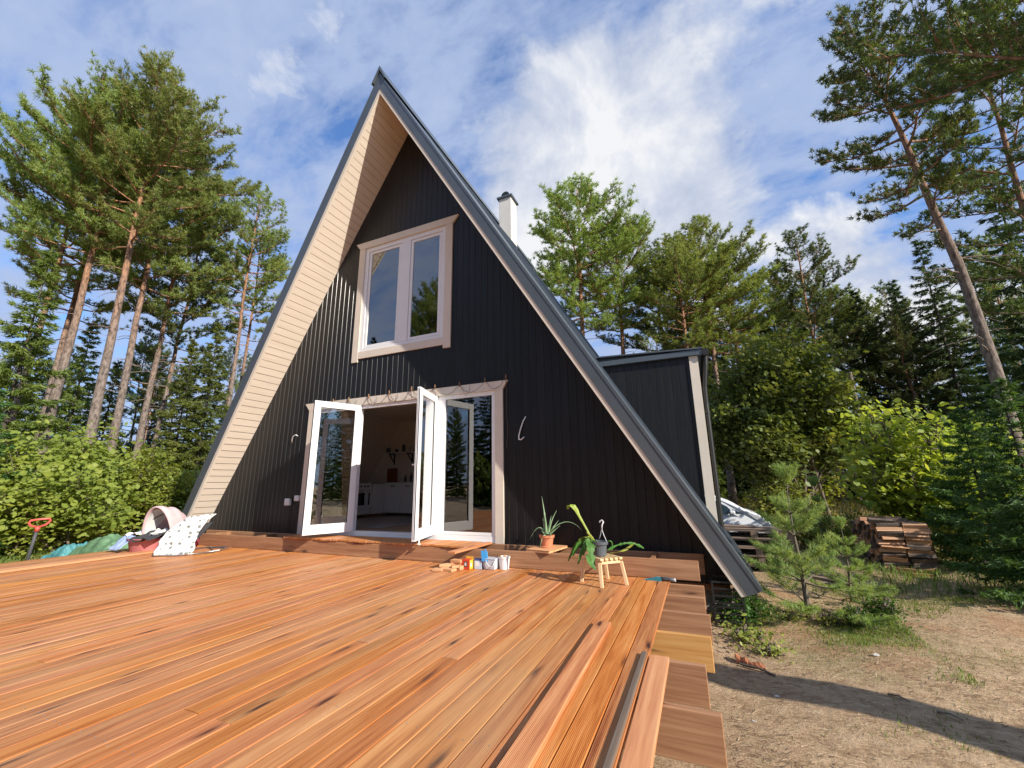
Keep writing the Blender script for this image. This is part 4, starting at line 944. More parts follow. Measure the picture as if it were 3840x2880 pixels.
for j in range(1,14):
    for k in range(11-(1 if j>9 else 0)):
        putlog(7.55+lr.uniform(-.03,.03),3.76+j*.088+lr.uniform(-.01,.01),base+.04+k*.068+lr.uniform(-.01,.01))
for j in range(1,6): putlog(7.9+lr.uniform(-.03,.03),3.76+j*.09,base+.04+10*.068)
for (x,y,rz) in ((7.5,3.75,.1),(7.75,3.9,-.15),(7.45,4.1,.2),(7.6,4.5,.05),(7.8,4.2,.4)): putlog(x,y,base+.04+11*.068,rz)
putlog(7.62,3.55,base+.05,-.35); putlog(7.75,3.42,base+.0,.2)
# crate and rubble by the house corner
cr=thing('plastic_crate','stack of black plastic crates behind the joist ends at the house corner','crate',(4.78,-.25,GZ-.1))
for z in (0,.24):
    b=MB(); x0,x1,y0,y1=4.70,5.0,-.40,-.08; Z=GZ-.02+z
    for (a,c_) in ((x0,y0),(x1-.02,y0),(x0,y1-.02),(x1-.02,y1-.02)): b.box((a,c_,Z),(a+.02,c_+.02,Z+.22))
    for zz in (0,.07,.14,.205):
        b.box((x0+.021,y0+.002,Z+zz),(x1-.021,y0+.012,Z+zz+.018)); b.box((x0+.021,y1-.012,Z+zz),(x1-.021,y1-.002,Z+zz+.018)); b.box((x0+.002,y0+.021,Z+zz),(x0+.012,y1-.021,Z+zz+.018)); b.box((x1-.012,y0+.021,Z+zz),(x1-.002,y1-.021,Z+zz+.018))
    b.build('crate_body',M['blackiron'],cr)
for i,(x,y,s,c_) in enumerate(((4.95,-3.3,.03,0),(5.45,-2.95,.022,1),(4.86,-2.2,.012,2),(6.2,1.0,.03,3),(5.9,-.9,.02,4),(5.05,-1.75,.015,5),(6.7,2.6,.05,6))):
    b=MB(); r=random.Random(i); z=gz(x,y)
    P=[Vector((r.gauss(0,1),r.gauss(0,1),r.gauss(0,1))).normalized() for _ in range(14)]
    bm=bmesh_=None
    import bmesh
    bm=bmesh.new()
    for p_ in P: bm.verts.new((p_.x*s*1.5,p_.y*s,p_.z*s*.6))
    bmesh.ops.convex_hull(bm,input=bm.verts); me=bpy.data.meshes.new('stone'); bm.to_mesh(me); bm.free(); me.materials.append(M['stone'])
    o=link('stone',me,None,(x,y,z+s*.2)); tag(o,'small pale stone lying on the sandy ground','stone',group='pale stones on the yard')
for i,(x,y,rz,L_) in enumerate(((5.15,-2.75,.5,.16),(5.75,-1.6,-.7,.12),(5.95,-1.75,-.6,.12),(5.4,.35,.1,.5),(6.1,-.05,-.4,.14),(6.4,.9,.2,.2))):
    b=MB(); u=Vector((math.cos(rz),math.sin(rz),0)); p=Vector((x,y,gz(x,y)+.008)); b.tube([p,p+u*L_*.5+Vector((0,0,.012)),p+u*L_],[.007,.006,.003],6)
    if i==0: b.tube([p+u*.08,p+u*.05+Vector((-.02,.07,.02))],[.006,.003],6)
    tag(b.build('stick',M['barkb'],None,tuple(p)),'thin dark stick lying on the sandy ground','stick',group='sticks on the yard')
br_=thing('bark_piece','orange brown piece of torn bark and twig on the ground near the joist ends','bark',(4.93,-1.25,GZ))
b=MB(); n=10; V=[];F=[]; zz=gz(4.93,-1.25)
for i in range(n+1):
    for j in range(7):
        t=i/n; a=math.pi*(j/6); V.append((4.83+.20*t+.015*math.sin(9*t),-1.18-.13*t+.04*math.cos(a)*(1.2-.6*t),zz+.005+.045*math.sin(a)*(1-.4*t)+.012*math.sin(14*t+j)))
for i in range(n):
    for j in range(6): k=i*7+j; F.append((k,k+1,k+8,k+7))
b.add(V,F); o=b.build('bark',simple('orange_bark',(.38,.14,.06),.9,.3,20,.6),br_); o.modifiers.new('t','SOLIDIFY').thickness=.012
b=MB(); b.tube([(4.85,-1.26,zz+.01),(4.98,-1.33,zz+.02),(5.09,-1.41,zz+.01)],.009,6); b.build('twig',M['barkb'],br_)
# bare post outside the frame whose long shadow crosses the yard
ps=thing('bare_pole','bare weathered wooden pole standing right of the yard, casting the long shadow band','pole',(9.75,-3.15,GZ))
b=MB(); b.tube([(9.75,-3.15,GZ-.3),(9.75,-3.15,1.2),(9.73,-3.15,2.55)],[.27,.24,.19],14); b.build('shaft',M['barkb'],ps,smooth=True)

# ------------------------------------------------------------------ car
car=thing('silver_car','silver hatchback car parked behind the annex, its front showing past the corner','car',(4.6,8.9,gz(4.8,8.9)))
cz=-.92; prof=[(2.75,.30),(2.72,.75),(2.95,.95),(3.25,1.42),(3.9,1.555),(4.6,1.57),(5.05,1.53),(5.45,1.36),(5.85,1.13),(6.15,1.0),(6.38,.82),(6.47,.62),(6.48,.38),(6.40,.26),(2.9,.24)]
def carbody(ys,inset):
    V=[];F=[];n=len(prof)
    for y,s in zip(ys,inset):
        for x,z in prof:
            zc_=.75; k=1-s if z<1.0 else 1-s; V.append((4.6+(x-4.6)*(1-s*.35),8.9+y*(1 if z<1.02 else 1-.16*(z-1.0)/.5),cz+(z-.24)*(1-s*.06)+.24))
    m=len(ys)
    for i in range(m-1):
        for k in range(n): F.append((i*n+k,i*n+(k+1)%n,(i+1)*n+(k+1)%n,(i+1)*n+k))
    F.append(tuple(range(n-1,-1,-1))); F.append(tuple((m-1)*n+k for k in range(n)))
    b=MB(); b.add(V,F); return b
body=carbody([-.80,-.76,-.62,.62,.76,.80],[.10,.03,0,0,.03,.10]).build('body',M['carpaint'],car,bevel=.03)
for sg in (-1,):
    b=MB()
    for poly in ([(3.45,1.05),(3.55,1.36),(4.35,1.46),(4.38,1.03)],[(4.45,1.03),(4.45,1.46),(5.0,1.42),(5.36,1.22),(5.52,1.02)],[(5.56,1.02),(5.46,1.16),(5.78,1.02)]):
        V=[(x,8.9+sg*(.80*(1-.16*max(0,(z-1.0))/.5)+.012),cz+z) for x,z in poly]; b.add(V,[tuple(range(len(V)))])
    b.build('side_window',M['carglass'],car)
b=MB(); V=[(5.12,8.30,cz+1.51),(5.12,9.5,cz+1.51),(5.86,9.56,cz+1.14),(5.86,8.24,cz+1.14)]; b.add(V,[(0,1,2,3)]); o=b.build('windscreen',M['carglass'],car)
b=MB(); b.obox((5.40,8.0,cz+1.02),(1,0,0),(0,1,0),(0,0,1),(0,.14),(-.02,.10),(0,.10)); b.build('wing_mirror',M['carpaint'],car,bevel=.03)
b=MB(); b.box((4.62,8.085,cz+.86),(4.76,8.10,cz+.885)); b.box((5.55,8.085,cz+.80),(5.60,8.10,cz+.825)); b.build('door_handle',M['rubber'],car)
for x in (3.35,5.80):
    for y in (8.08,9.54):
        w_=MB(); w_.tube([(x,y,cz+.30),(x,y+.18,cz+.30)],.30,28); wo=w_.build('wheel',M['tyre'],car,bevel=.02)
        w_=MB(); w_.tube([(x,y-.008,cz+.30),(x,y+.0,cz+.30)],.19,20); w_.build('rim',M['steel'],wo)
    b=MB(); b.tube([(x,8.092,cz+.30),(x,8.097,cz+.30)],.35,28); b.build('wheel_arch',M['tyre'],car)
b=MB(); b.prism([(6.1,.80),(6.36,.70),(6.42,.56),(6.15,.62)],8.12,8.16); b.v=[(x,y,z+cz+.0) for x,y,z in b.v]; b.build('headlight',M['clearplastic'],car)

# ------------------------------------------------------------------ vegetation generators
def nrm(a): return a/np.maximum(np.linalg.norm(a,axis=-1,keepdims=True),1e-9)
def blades(rg,C,A,m,l,w,spread=.75,k=3):
    """m blades at each tuft centre C with axis A -> (N,k,3)"""
    T=len(C); c=np.repeat(C,m,0); a=np.repeat(A,m,0)
    d=nrm(a+rg.normal(0,spread,(T*m,3))); ln=l*rg.uniform(.65,1.25,(T*m,1))
    s=nrm(np.cross(d,rg.normal(0,1,(T*m,3))))*w*rg.uniform(.7,1.3,(T*m,1))/2
    b=c+rg.normal(0,l*.18,(T*m,3))
    if k==3: return np.stack([b-s,b+s,b+d*ln],1)
    return np.stack([b-s*.5,b+s*.5,b+d*ln*.6+s,b+d*ln,b+d*ln*.6-s],1)
class Skel:
    def __init__(s): s.mb=MB()
def spline(p0,d0,d1,L,n=7,jit=0,rg=None):
    """curve starting along d0 and ending along d1"""
    p=np.array(p0,float); out=[p.copy()]
    for i in range(n):
        t=(i+.5)/n; d=np.array(d0)*(1-t)+np.array(d1)*t; d=d/np.linalg.norm(d)
        if jit: d=d+rg.normal(0,jit,3); d/=np.linalg.norm(d)
        p=p+d*L/n; out.append(p.copy())
    return np.array(out)
def pine_meshes(name,seed,H,cs,Rm,nb=46,tr=.17,mat='needle',tl=.21,m=15,dens=1.0,lean=(0,0),dead=8,flat=.35,tw=.036):
    rg=np.random.default_rng(seed); sk=MB()
    zs=np.linspace(0,1,12); wob=np.cumsum(rg.normal(0,.05,(12,2)),0)*H/20
    tp=np.array([[lean[0]*z*z*H+wob[i,0]*min(1,z*3),lean[1]*z*z*H+wob[i,1]*min(1,z*3),z*H] for i,z in enumerate(zs)])
    sk.tube([tuple(p) for p in tp],[max(.02,tr*(1.12 if i==0 else (1-.86*z))) for i,z in enumerate(zs)],10)
    def at(t): 
        i=min(int(t*11),10); f=t*11-i; return tp[i]*(1-f)+tp[i+1]*f
    C=[];A=[]
    ga=rg.uniform(0,6)
    for b in range(nb):
        t=cs+(1-cs)*((b+.5)/nb)**.85; ga+=2.4+rg.normal(0,.35); u=(t-cs)/(1-cs)
        prof=(.55+.75*u) if u<.35 else (.82*(1-((u-.35)/.65)**1.7)+.16)
        L=Rm*prof*rg.uniform(.7,1.2); e0=-.15+.9*u+rg.normal(0,.12); e1=.25+.9*u
        h=np.array([math.cos(ga),math.sin(ga),0])
        d0=h*math.cos(e0)+np.array([0,0,math.sin(e0)]); d1=h*math.cos(e1)+np.array([0,0,math.sin(e1)])
        P=spline(at(t),d0,d1,L,7,.09,rg); r0=tr*.30*(1-.7*u)*(L/Rm+.25)
        sk.tube([tuple(p) for p in P],[max(.008,r0*(1-.85*i/7)) for i in range(8)],5,False)
        ns=int(max(4,L*4.6*dens))
        for s in range(ns):
            f=.30+.70*((s+rg.uniform(0,1))/ns); i=min(int(f*7),6); q=P[i]+(P[i+1]-P[i])*(f*7-i)
            sd=nrm(np.cross(d1,[0,0,1]))*rg.choice([-1,1]); dd=nrm(sd*rg.uniform(.35,1)+d1*.8+np.array([0,0,rg.uniform(-.05,.55)]))
            l2=L*rg.uniform(.16,.36)*(1.25-f*.6)+.15; Q=spline(q,dd,nrm(dd+np.array([0,0,.5])),l2,3,.12,rg)
            if l2>.35: sk.tube([tuple(p) for p in Q],[.014,.010,.007,.004],3,False)
            nt_=max(2,int(l2/.16))
            for k in range(nt_):
                g=(k+1)/nt_; j=min(int(g*3),2); C.append(Q[j]+(Q[j+1]-Q[j])*(g*3-j)+rg.normal(0,.05,3)*np.array([1,1,flat])); A.append(nrm(dd+np.array([0,0,.9])))
        C.append(P[-1]); A.append(nrm(d1+np.array([0,0,.6])))
    for b in range(dead):   # dead snags below the crown
        t=rg.uniform(cs*.55,cs*1.02); a=rg.uniform(0,6.28); h=np.array([math.cos(a),math.sin(a),rg.uniform(-.25,.2)])
        P=spline(at(t),h,h+np.array([0,0,-.3]),rg.uniform(.5,1.8),5,.15,rg); sk.tube([tuple(p) for p in P],[.025,.018,.013,.009,.006,.003],4,False)
    C=np.array(C);A=np.array(A); V=blades(rg,C,A,int(m*1.25),tl*.78,tw*.95,.95)
    me=cards_mesh(name+'_crown',V,M[mat])
    return sk,me
def spruce_meshes(name,seed,H,cs,Rm,nb=120,tr=.15,mat='spruce',droop=.5,m=9,tl=.22,step=.16,tw=.06):
    rg=np.random.default_rng(seed); sk=MB(); sk.tube([(0,0,H*i/8) for i in range(9)],[max(.012,tr*(1-.95*i/8)) for i in range(9)],8)
    C=[];A=[]; ga=0
    for b in range(nb):
        u=((b+.5)/nb)**1.0; z=H*(cs+(1-cs)*u); ga+=2.4+rg.normal(0,.3); L=Rm*(1-u)**.85*rg.uniform(.65,1.15)+.12
        h=np.array([math.cos(ga),math.sin(ga),0]); e0=-.1-.35*(1-u)+.8*max(0,u-.6); d0=h+np.array([0,0,e0]); d1=h+np.array([0,0,e0*.2+.35])
        P=spline((0,0,z),nrm(d0),nrm(d1),L,6,.04,rg); sk.tube([tuple(p) for p in P],[max(.005,.03*(1-u)*(1-i/6)+.006) for i in range(7)],4,False)
        n=max(3,int(L/step)); sd=nrm(np.cross(h,[0,0,1]))
        for k in range(n):
            f=.12+.88*(k+rg.uniform(0,1))/n; i=min(int(f*6),5); q=P[i]+(P[i+1]-P[i])*(f*6-i)
            wid=L*.32*(1-f*.75)+.05
            for sgn in (-1,1):
                for g in np.arange(.25,1.01,.16/max(wid,.16)):
                    C.append(q+sd*sgn*wid*g+h*wid*g*.5+np.array([0,0,-droop*wid*g*rg.uniform(.4,1)])); A.append(nrm(sd*sgn*.7+h*.8+np.array([0,0,-.35])))
            C.append(q); A.append(h)
    for k in range(6): C.append(np.array([0,0,H*(1-.02*k)])); A.append(np.array([0,0,1.]))
    V=blades(rg,np.array(C),np.array(A),m,tl,tw,.45); return sk,cards_mesh(name+'_crown',V,M[mat])
def leafy_meshes(name,seed,stems,mat,nl,ls,base_r=.2,up=.25,lumps=None,wide=.75,bark_mat=None,twn=26,fill=.35):
    """stems: list of (tip vector, radius) from origin; leaves gathered round branching twigs"""
    rg=np.random.default_rng(seed); sk=MB(); C=[];
    for (tip,rad,br) in stems:
        tip=np.array(tip,float); L=np.linalg.norm(tip); d=tip/L
        b0=np.append(rg.normal(0,base_r,2),0); d0=nrm(d+np.array([0,0,.5])); P=spline(b0,d0,nrm(d*1.0+rg.normal(0,.1,3)),L,8,.07,rg)
        P+= (tip-P[-1])*np.linspace(0,1,9)[:,None]**1.5
        sk.tube([tuple(p) for p in P],[max(.006,rad*(1-.88*i/8)) for i in range(9)],6,False)
        for s in range(twn):
            f=rg.uniform(fill,1.0); i=min(int(f*8),7); q=P[i]+(P[i+1]-P[i])*(f*8-i)
            dd=nrm(rg.normal(0,1,3)+d*.9+np.array([0,0,.25])); l2=br*rg.uniform(.4,1.0)*(1.15-.5*f); Q=spline(q,dd,nrm(dd+np.array([0,0,.15])),l2,4,.18,rg)
            sk.tube([tuple(p) for p in Q],[.012,.009,.007,.005,.003],3,False)
            for k in range(3):
                g=.45+.55*(k+1)/3; j=min(int(g*4),3); C.append(Q[j]+(Q[j+1]-Q[j])*(g*4-j))
    C=np.array(C); per=max(1,nl//len(C)); c=np.repeat(C,per,0); n=len(c)
    sg=np.repeat(rg.uniform(.6,1.3,(len(C),1)),per,0)
    p=c+rg.normal(0,1,(n,3))*np.array([1,1,.6])*sg*ls*2.1
    nn=nrm(rg.normal(0,.55,(n,3))+np.array([0,0,1.0])+np.array([.35,-.35,0])); t=nrm(np.cross(nn,rg.normal(0,1,(n,3)))); s=np.cross(nn,t)
    l=ls*rg.uniform(.35,1.35,(n,1)); w=l*wide*rg.uniform(.75,1.1,(n,1))
    V=np.stack([p-t*l*.5,p-t*l*.15+s*w*.5-nn*l*.05,p+t*l*.22+s*w*.42-nn*l*.05,p+t*l*.55-nn*l*.12,p+t*l*.22-s*w*.42-nn*l*.05,p-t*l*.15-s*w*.5-nn*l*.05],1)
    return sk,cards_mesh(name+'_crown',V,M[mat])
PROTO={}
def tree(kind,name,label,cat,x,y,s=1.0,rz=None,group=None,z=None,sz=None,mat=None,sx=None):
    sk,me=PROTO[kind][:2]; bm_=PROTO[kind][2]
    z=gz(x,y)-.03 if z is None else z
    t=bpy.data.objects.new(name,None); col.objects.link(t); t.location=(x,y,z); t.empty_display_size=.3
    t.scale=(s*(sx or 1),s*(sx or 1),s*(sz or 1)); t.rotation_euler=(0,0,rz if rz is not None else random.uniform(0,6.28)); tag(t,label,cat,group)
    if not isinstance(sk,bpy.types.Mesh):
        m_=bpy.data.meshes.new('trunk'); m_.from_pydata(sk.v,[],sk.f); m_.materials.append(M[bm_]); m_.polygons.foreach_set('use_smooth',[True]*len(m_.polygons)); m_.update(); PROTO[kind]=(m_,me,bm_); sk=m_
    a=bpy.data.objects.new('trunk' if cat=='tree' else 'stems',sk); col.objects.link(a); a.parent=t
    b=bpy.data.objects.new('crown' if cat=='tree' else 'foliage',me); col.objects.link(b); b.parent=t
    return t
PROTO['pineA']=(*pine_meshes('pineA',1,20,.57,3.7,60,.20,'needle',dens=1.2,tl=.24,flat=.2),'barkp')
PROTO['pineB']=(*pine_meshes('pineB',2,20,.50,3.4,58,.18,'needle',dens=1.35,dead=16,tl=.24,flat=.2),'barkp')
PROTO['pineC']=(*pine_meshes('pineC',3,18,.56,2.8,40,.15,'needle',dens=1.2,dead=12),'barkp')
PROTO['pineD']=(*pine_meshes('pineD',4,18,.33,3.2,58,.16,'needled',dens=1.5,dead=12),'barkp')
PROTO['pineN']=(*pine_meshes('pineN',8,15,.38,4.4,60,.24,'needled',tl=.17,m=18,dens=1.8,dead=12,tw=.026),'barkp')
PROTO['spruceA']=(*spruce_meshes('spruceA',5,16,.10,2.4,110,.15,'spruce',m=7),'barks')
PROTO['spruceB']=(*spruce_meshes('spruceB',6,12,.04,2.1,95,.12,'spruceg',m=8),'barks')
PROTO['spruceF']=(*spruce_meshes('spruceF',9,4.2,.03,1.55,70,.06,'spruced',m=9,tl=.12,step=.085,tw=.03,droop=.55),'barks')
def st_(rng,n,h,rx,ry,rad,br,lo=.55,bias=(0,0)):
    out=[]
    for i in range(n):
        a=rng.uniform(0,6.283); q=math.sqrt(rng.uniform(0,1)); out.append(((bias[0]+rx*q*math.cos(a),bias[1]+ry*q*math.sin(a),h*(lo+(1-lo)*(1-q*q)*rng.uniform(.75,1.05)+0.0)),rad,br))
    return out
q=random.Random(31)
PROTO['hazel']=(*leafy_meshes('hazel',11,st_(q,34,2.9,2.6,1.8,.03,.85,.35),'hazel',19000,.125,.5,fill=.15,twn=20),'barkb')
PROTO['hazely']=(*leafy_meshes('hazely',12,st_(q,26,2.1,.85,.8,.016,.45,.45),'hazely',7000,.088,.14,fill=.22,twn=16),'barkb')
PROTO['maple']=(*leafy_meshes('maple',13,st_(q,44,7.0,3.3,3.0,.07,1.15,.34),'maple',46000,.155,.3,wide=.95,fill=.48,twn=22),'barkb')
PROTO['shrub']=(*leafy_meshes('shrub',14,st_(q,14,1.1,.55,.5,.01,.3,.4),'weedy',2600,.06,.12,fill=.2,twn=12),'barkb')
PROTO['weed']=(*leafy_meshes('weed',15,st_(q,14,.30,.20,.2,.004,.08,.4),'weed',1500,.035,.05,fill=.1,twn=10,wide=.45),'barkb')
PROTO['weedy']=(*leafy_meshes('weedy',16,st_(q,10,.20,.15,.15,.004,.06,.4),'weedy',420,.045,.04,fill=.1,twn=8,wide=.5),'barkb')
def young_pine(name,seed,H,Rm,nw,leader=.45,nl=.055):
    rg=np.random.default_rng(seed); sk=MB(); C=[];A=[]
    T=spline((0,0,0),nrm(np.array([-.05,0,1])),nrm(np.array([-.02,0,1])),H,10,.03,rg); sk.tube([tuple(p) for p in T],[max(.006,.032*(1-.9*i/10)) for i in range(11)],8)
    def shoot(p,d,L,step=.018):
        P=spline(p,d,nrm(np.array(d)+np.array([0,0,.25])),L,4,.05,rg); n=int(L/step)
        for k in range(n):
            g=(k+.5)/n; i=min(int(g*4),3); C.append(P[i]+(P[i+1]-P[i])*(g*4-i)); A.append(nrm(P[i+1]-P[i]))
        sk.tube([tuple(x) for x in P],[.006,.005,.004,.003,.002],4,False); return P
    ga=0
    for w in range(nw):
        u=w/(nw-1); z=.10+(.80-leader*.3)*u; i=min(int(z*10),9); p=T[i]+(T[i+1]-T[i])*(z*10-i)
        for b in range(5 if w else 4):
            ga+=2*math.pi/5+rg.normal(0,.25); L=Rm*(1-u*.72)*rg.uniform(.65,1.2); e=.05+.5*u+rg.normal(0,.12)
            d=np.array([math.cos(ga)*math.cos(e),math.sin(ga)*math.cos(e),math.sin(e)]); P=spline(p,d,nrm(d+np.array([0,0,.35])),L,5,.07,rg)
            sk.tube([tuple(x) for x in P],[.013*(1-.5*u),.010,.008,.006,.005,.003],5,False)
            for j in (2,3,4):
                for s in (-1,1):
                    sd=np.cross(d,[0,0,1])*s; shoot(P[j],nrm(sd*rg.uniform(.5,1)+d*.7+np.array([0,0,.25])),L*rg.uniform(.22,.38))
            shoot(P[4],nrm(P[5]-P[4]),L*.34); shoot(P[5],nrm(d+np.array([0,0,.4])),L*.18+.04)
    top=T[int(10*(1-leader*.0))] if False else T[-1]
    for b in range(6):
        a=b*1.05; shoot(T[-1],nrm(np.array([math.cos(a)*.65,math.sin(a)*.65,1])),.20+.06*rg.random(),.012)
    shoot(T[-1],np.array([0,0,1.]),.22,.012)
    V=blades(rg,np.array(C),np.array(A),14,nl,.0052,.75); return sk,cards_mesh(name+'_crown',V,M['youngp'])
PROTO['ypine']=(*young_pine('ypine',17,1.48,.80,5,nl=.060),'barkb')
PROTO['ypine2']=(*young_pine('ypine2',18,1.5,.45,5),'barkb')

def pol(dx,dy,r): n=math.hypot(dx,dy); return CAM[0]+dx/n*r,CAM[1]+dy/n*r
Z90=0
# left pines (direction from the camera, distance, kind, scale, label)
LP=[('pineA',-.953,.303,23.5,.95,0.3,'tall pine with pale grey lower trunk, left of the tallest pair'),
('pineA',-.936,.351,21.5,.965,2.1,'tallest pine with straight grey trunk in the middle of the left group'),
('pineB',-.925,.380,23.5,.97,4.0,'tall pine with reddish upper trunk just right of the tallest left pine'),
('pineB',-.912,.409,26,.93,1.2,'pine with a slim pale trunk, fourth from the left in the left group'),
('pineD',-.903,.430,28,.96,5.2,'slim pine with bare snags right beside the fourth trunk of the left group'),
('pineB',-.955,.297,27,.92,3.3,'reddish pine trunk half hidden behind the leftmost pale trunk'),
('pineA',-.963,.270,26,.90,5.5,'leftmost pine leaning in from the edge of the picture'),
('pineC',-.853,.522,26,1.02,.9,'slender orange-trunked pine standing alone beside the left roof edge'),
('pineC',-.846,.533,28.5,.96,2.6,'thinner twin pine directly behind the slender one at the left roof edge')]
for i,(k,dx,dy,r,s,rz,lab) in enumerate(LP):
    x,y=pol(dx,dy,r); tree(k,'pine_tree',lab,'tree',x,y,s,rz)
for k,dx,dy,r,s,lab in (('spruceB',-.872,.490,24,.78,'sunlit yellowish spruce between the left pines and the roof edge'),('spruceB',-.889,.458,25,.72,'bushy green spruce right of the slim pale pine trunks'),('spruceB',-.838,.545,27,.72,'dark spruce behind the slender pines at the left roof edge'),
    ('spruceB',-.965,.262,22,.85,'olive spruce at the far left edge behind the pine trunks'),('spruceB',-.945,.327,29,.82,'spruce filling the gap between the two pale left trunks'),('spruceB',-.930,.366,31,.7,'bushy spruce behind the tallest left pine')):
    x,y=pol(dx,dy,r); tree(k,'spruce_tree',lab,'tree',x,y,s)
# pines behind the house and at the right
RP=[('pineB',-.238,.971,22.5,.96,1.0,'tall pine with an orange trunk rising right of the chimney','needle'),
('pineA',-.135,.991,24.5,.86,3.6,'second pine right of the chimney with a forked orange trunk','needle'),
('pineD',-.03,.999,27,.93,.4,'dense pine behind the left end of the annex roof','needle'),
('pineB',.06,.998,25,.84,2.2,'broad yellow-green pine above the annex roof','needle'),
('pineB',.11,.994,27,.78,5.0,'lower pine at the right end of the annex roof line','needle'),
('pineA',.01,.9999,23,.70,1.0,'short green pine low above the annex roof','needle'),
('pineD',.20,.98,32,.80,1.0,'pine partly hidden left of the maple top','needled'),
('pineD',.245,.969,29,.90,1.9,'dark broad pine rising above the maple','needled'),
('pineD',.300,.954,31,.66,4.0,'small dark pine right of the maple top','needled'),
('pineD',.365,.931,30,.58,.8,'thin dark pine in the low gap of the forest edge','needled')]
for k,dx,dy,r,s,rz,lab,mt in RP:
    x,y=pol(dx,dy,r); tree(k,'pine_tree',lab,'tree',x,y,s,rz,sx=1.3 if mt=='needle' else 1.15)
x,y=pol(.447,.894,14.5); PROTO['pineR']=(*pine_meshes('pineR',23,15.5,.54,2.15,42,.165,'needled',tl=.18,m=16,dens=2.2,lean=(-.085,0.02),dead=16,tw=.03),'barkp')
tree('pineR','pine_tree','large leaning pine with an orange-grey trunk at the right side of the yard','tree',x,y,.93,.6)
x,y=pol(.515,.857,19); tree('pineD','pine_tree','dark pine behind the large right pine, cut by the picture edge','tree',x,y,.92,2.4)
x,y=pol(.665,.747,11.5); tree('pineN','pine_tree','near pine outside the right edge whose long dark branches hang into the picture','tree',x,y,.90,2.2)
for k,dx,dy,r,s,lab in (('spruceA',.410,.912,30,.88,'tall pointed dark spruce against the sky right of the gap'),('spruceA',.315,.949,30,.76,'dark spruce right behind the maple'),('spruceA',.455,.890,27,.74,'dark spruce left of the large right pine trunk'),('spruceB',.02,.9998,30,.95,'olive spruce between the pines above the annex roof'),('spruceA',.14,.990,31,.80,'dark spruce between annex roof and maple top'),('spruceA',.50,.866,24,.85,'dark spruce filling the right edge behind the large pine')):
    x,y=pol(dx,dy,r); tree(k,'spruce_tree',lab,'tree',x,y,s)
x,y=pol(.165,.986,20); tree('maple','maple_tree','big round dark green maple with a few reddish leaves right of the annex','tree',x,y,1.10,1.0,sx=.9)
x,y=pol(.338,.941,12.2); tree('hazely','hazel_bush','tall bright yellow-green hazel bush beside the woodpile','bush',x,y,1.5,.5)
x,y=pol(.385,.923,13.2); tree('hazely','hazel_bush','second yellow-green bush right behind the bright hazel, nearer the dark spruce','bush',x,y,1.35,2.5)
x,y=pol(.450,.893,8.6); tree('spruceF','spruce_tree','young dark spruce with drooping layered branches in the right foreground','tree',x,y,.66,.7)
x,y=pol(.405,.914,10.6); tree('spruceF','spruce_tree','small dark spruce partly hidden behind the foreground spruce','tree',x,y,.62,3.7)
# hazels at the left
for dx,dy,r,s,rz,lab in ((-.945,.315,15.5,1.0,.3,'wide sunlit hazel bush at the left behind the shovel'),(-.905,.42,17.5,.95,2.0,'hazel bush behind the tarpaulins left of the house'),(-.975,.235,16.5,.72,4.2,'hazel bush at the far left picture edge')):
    x,y=pol(dx,dy,r); tree('hazel','hazel_bush',lab,'bush',x,y,s,rz)
x,y=pol(-.873,.487,17); tree('shrub','garden_shrub','low sunlit shrub between the hazel and the house wall','bush',x,y,1.9,1)
x,y=pol(-.966,.25,14.3); tree('spruceF','spruce_tree','yellowish spruce bough tip at the left edge above the hazel','tree',x-.9,y,.95,1)
# yard plants at the right
tree('ypine','young_pine','young bright green pine with a tall leader in front of the pallets','tree',5.66,.27,1.0,.9,z=gz(5.66,.27)-.02)
tree('ypine','young_pine','small bushy pine growing right behind the young pine with the leader','tree',6.30,1.25,.62,2.6)
tree('ypine2','young_pine','knee-high pine seedling at the right of the young pine','tree',6.22,.42,.36,1.0)
for dx,dy,r,s,lab in ((.20,.98,11.5,.95,'pine sapling in the shade behind the pallets, left of the leader'),(.300,.954,14.5,1.0,'pine sapling before the dark forest edge left of the hazel'),(.275,.961,11.0,.62,'small pine sapling left of the woodpile')):
    x,y=pol(dx,dy,r); tree('ypine2','young_pine',lab,'tree',x,y,s)
for dx,dy,r,s,lab in ((.175,.984,12.6,1.0,'yellowing shrub in front of the car bonnet'),(.21,.977,11.6,.75,'low yellowish shrub right of the car'),(.13,.99,19,2.0,'yellow-green shrub behind the car roof'),(.245,.97,11.8,.8,'low yellowish shrub left of the woodpile'),(.375,.927,11.3,.9,'yellowish undergrowth between woodpile and spruce'),(.185,.983,22,2.3,'pale shrub at the forest edge behind the car')):
    x,y=pol(dx,dy,r); tree('shrub','garden_shrub',lab,'bush',x,y,s)
tree('weed','leafy_weed','dense dark green weed clump under the roof foot','plant',4.93,-.12,1.15)
tree('weed','leafy_weed','right half of the dark green weeds beside the roof foot','plant',5.10,.0,.95)
tree('weedy','leafy_weed','light green leafy weed in front of the roof foot','plant',4.98,-.72,1.1)
tree('weedy','leafy_weed','small light weed behind the orange bark piece','plant',5.12,-.95,.8)
tree('weed','leafy_weed','dark green plant right of the young pine trunk','plant',6.02,.02,.8)
tree('weed','leafy_weed','wide green weeds right of the young pine beside the bare sand','plant',6.28,.12,1.0)
tree('weedy','leafy_weed','tiny weed left of the young pine trunk','plant',5.45,.05,.6)
tree('weedy','leafy_weed','yellowish weed at the foot of the young pine','plant',5.80,.05,.9)
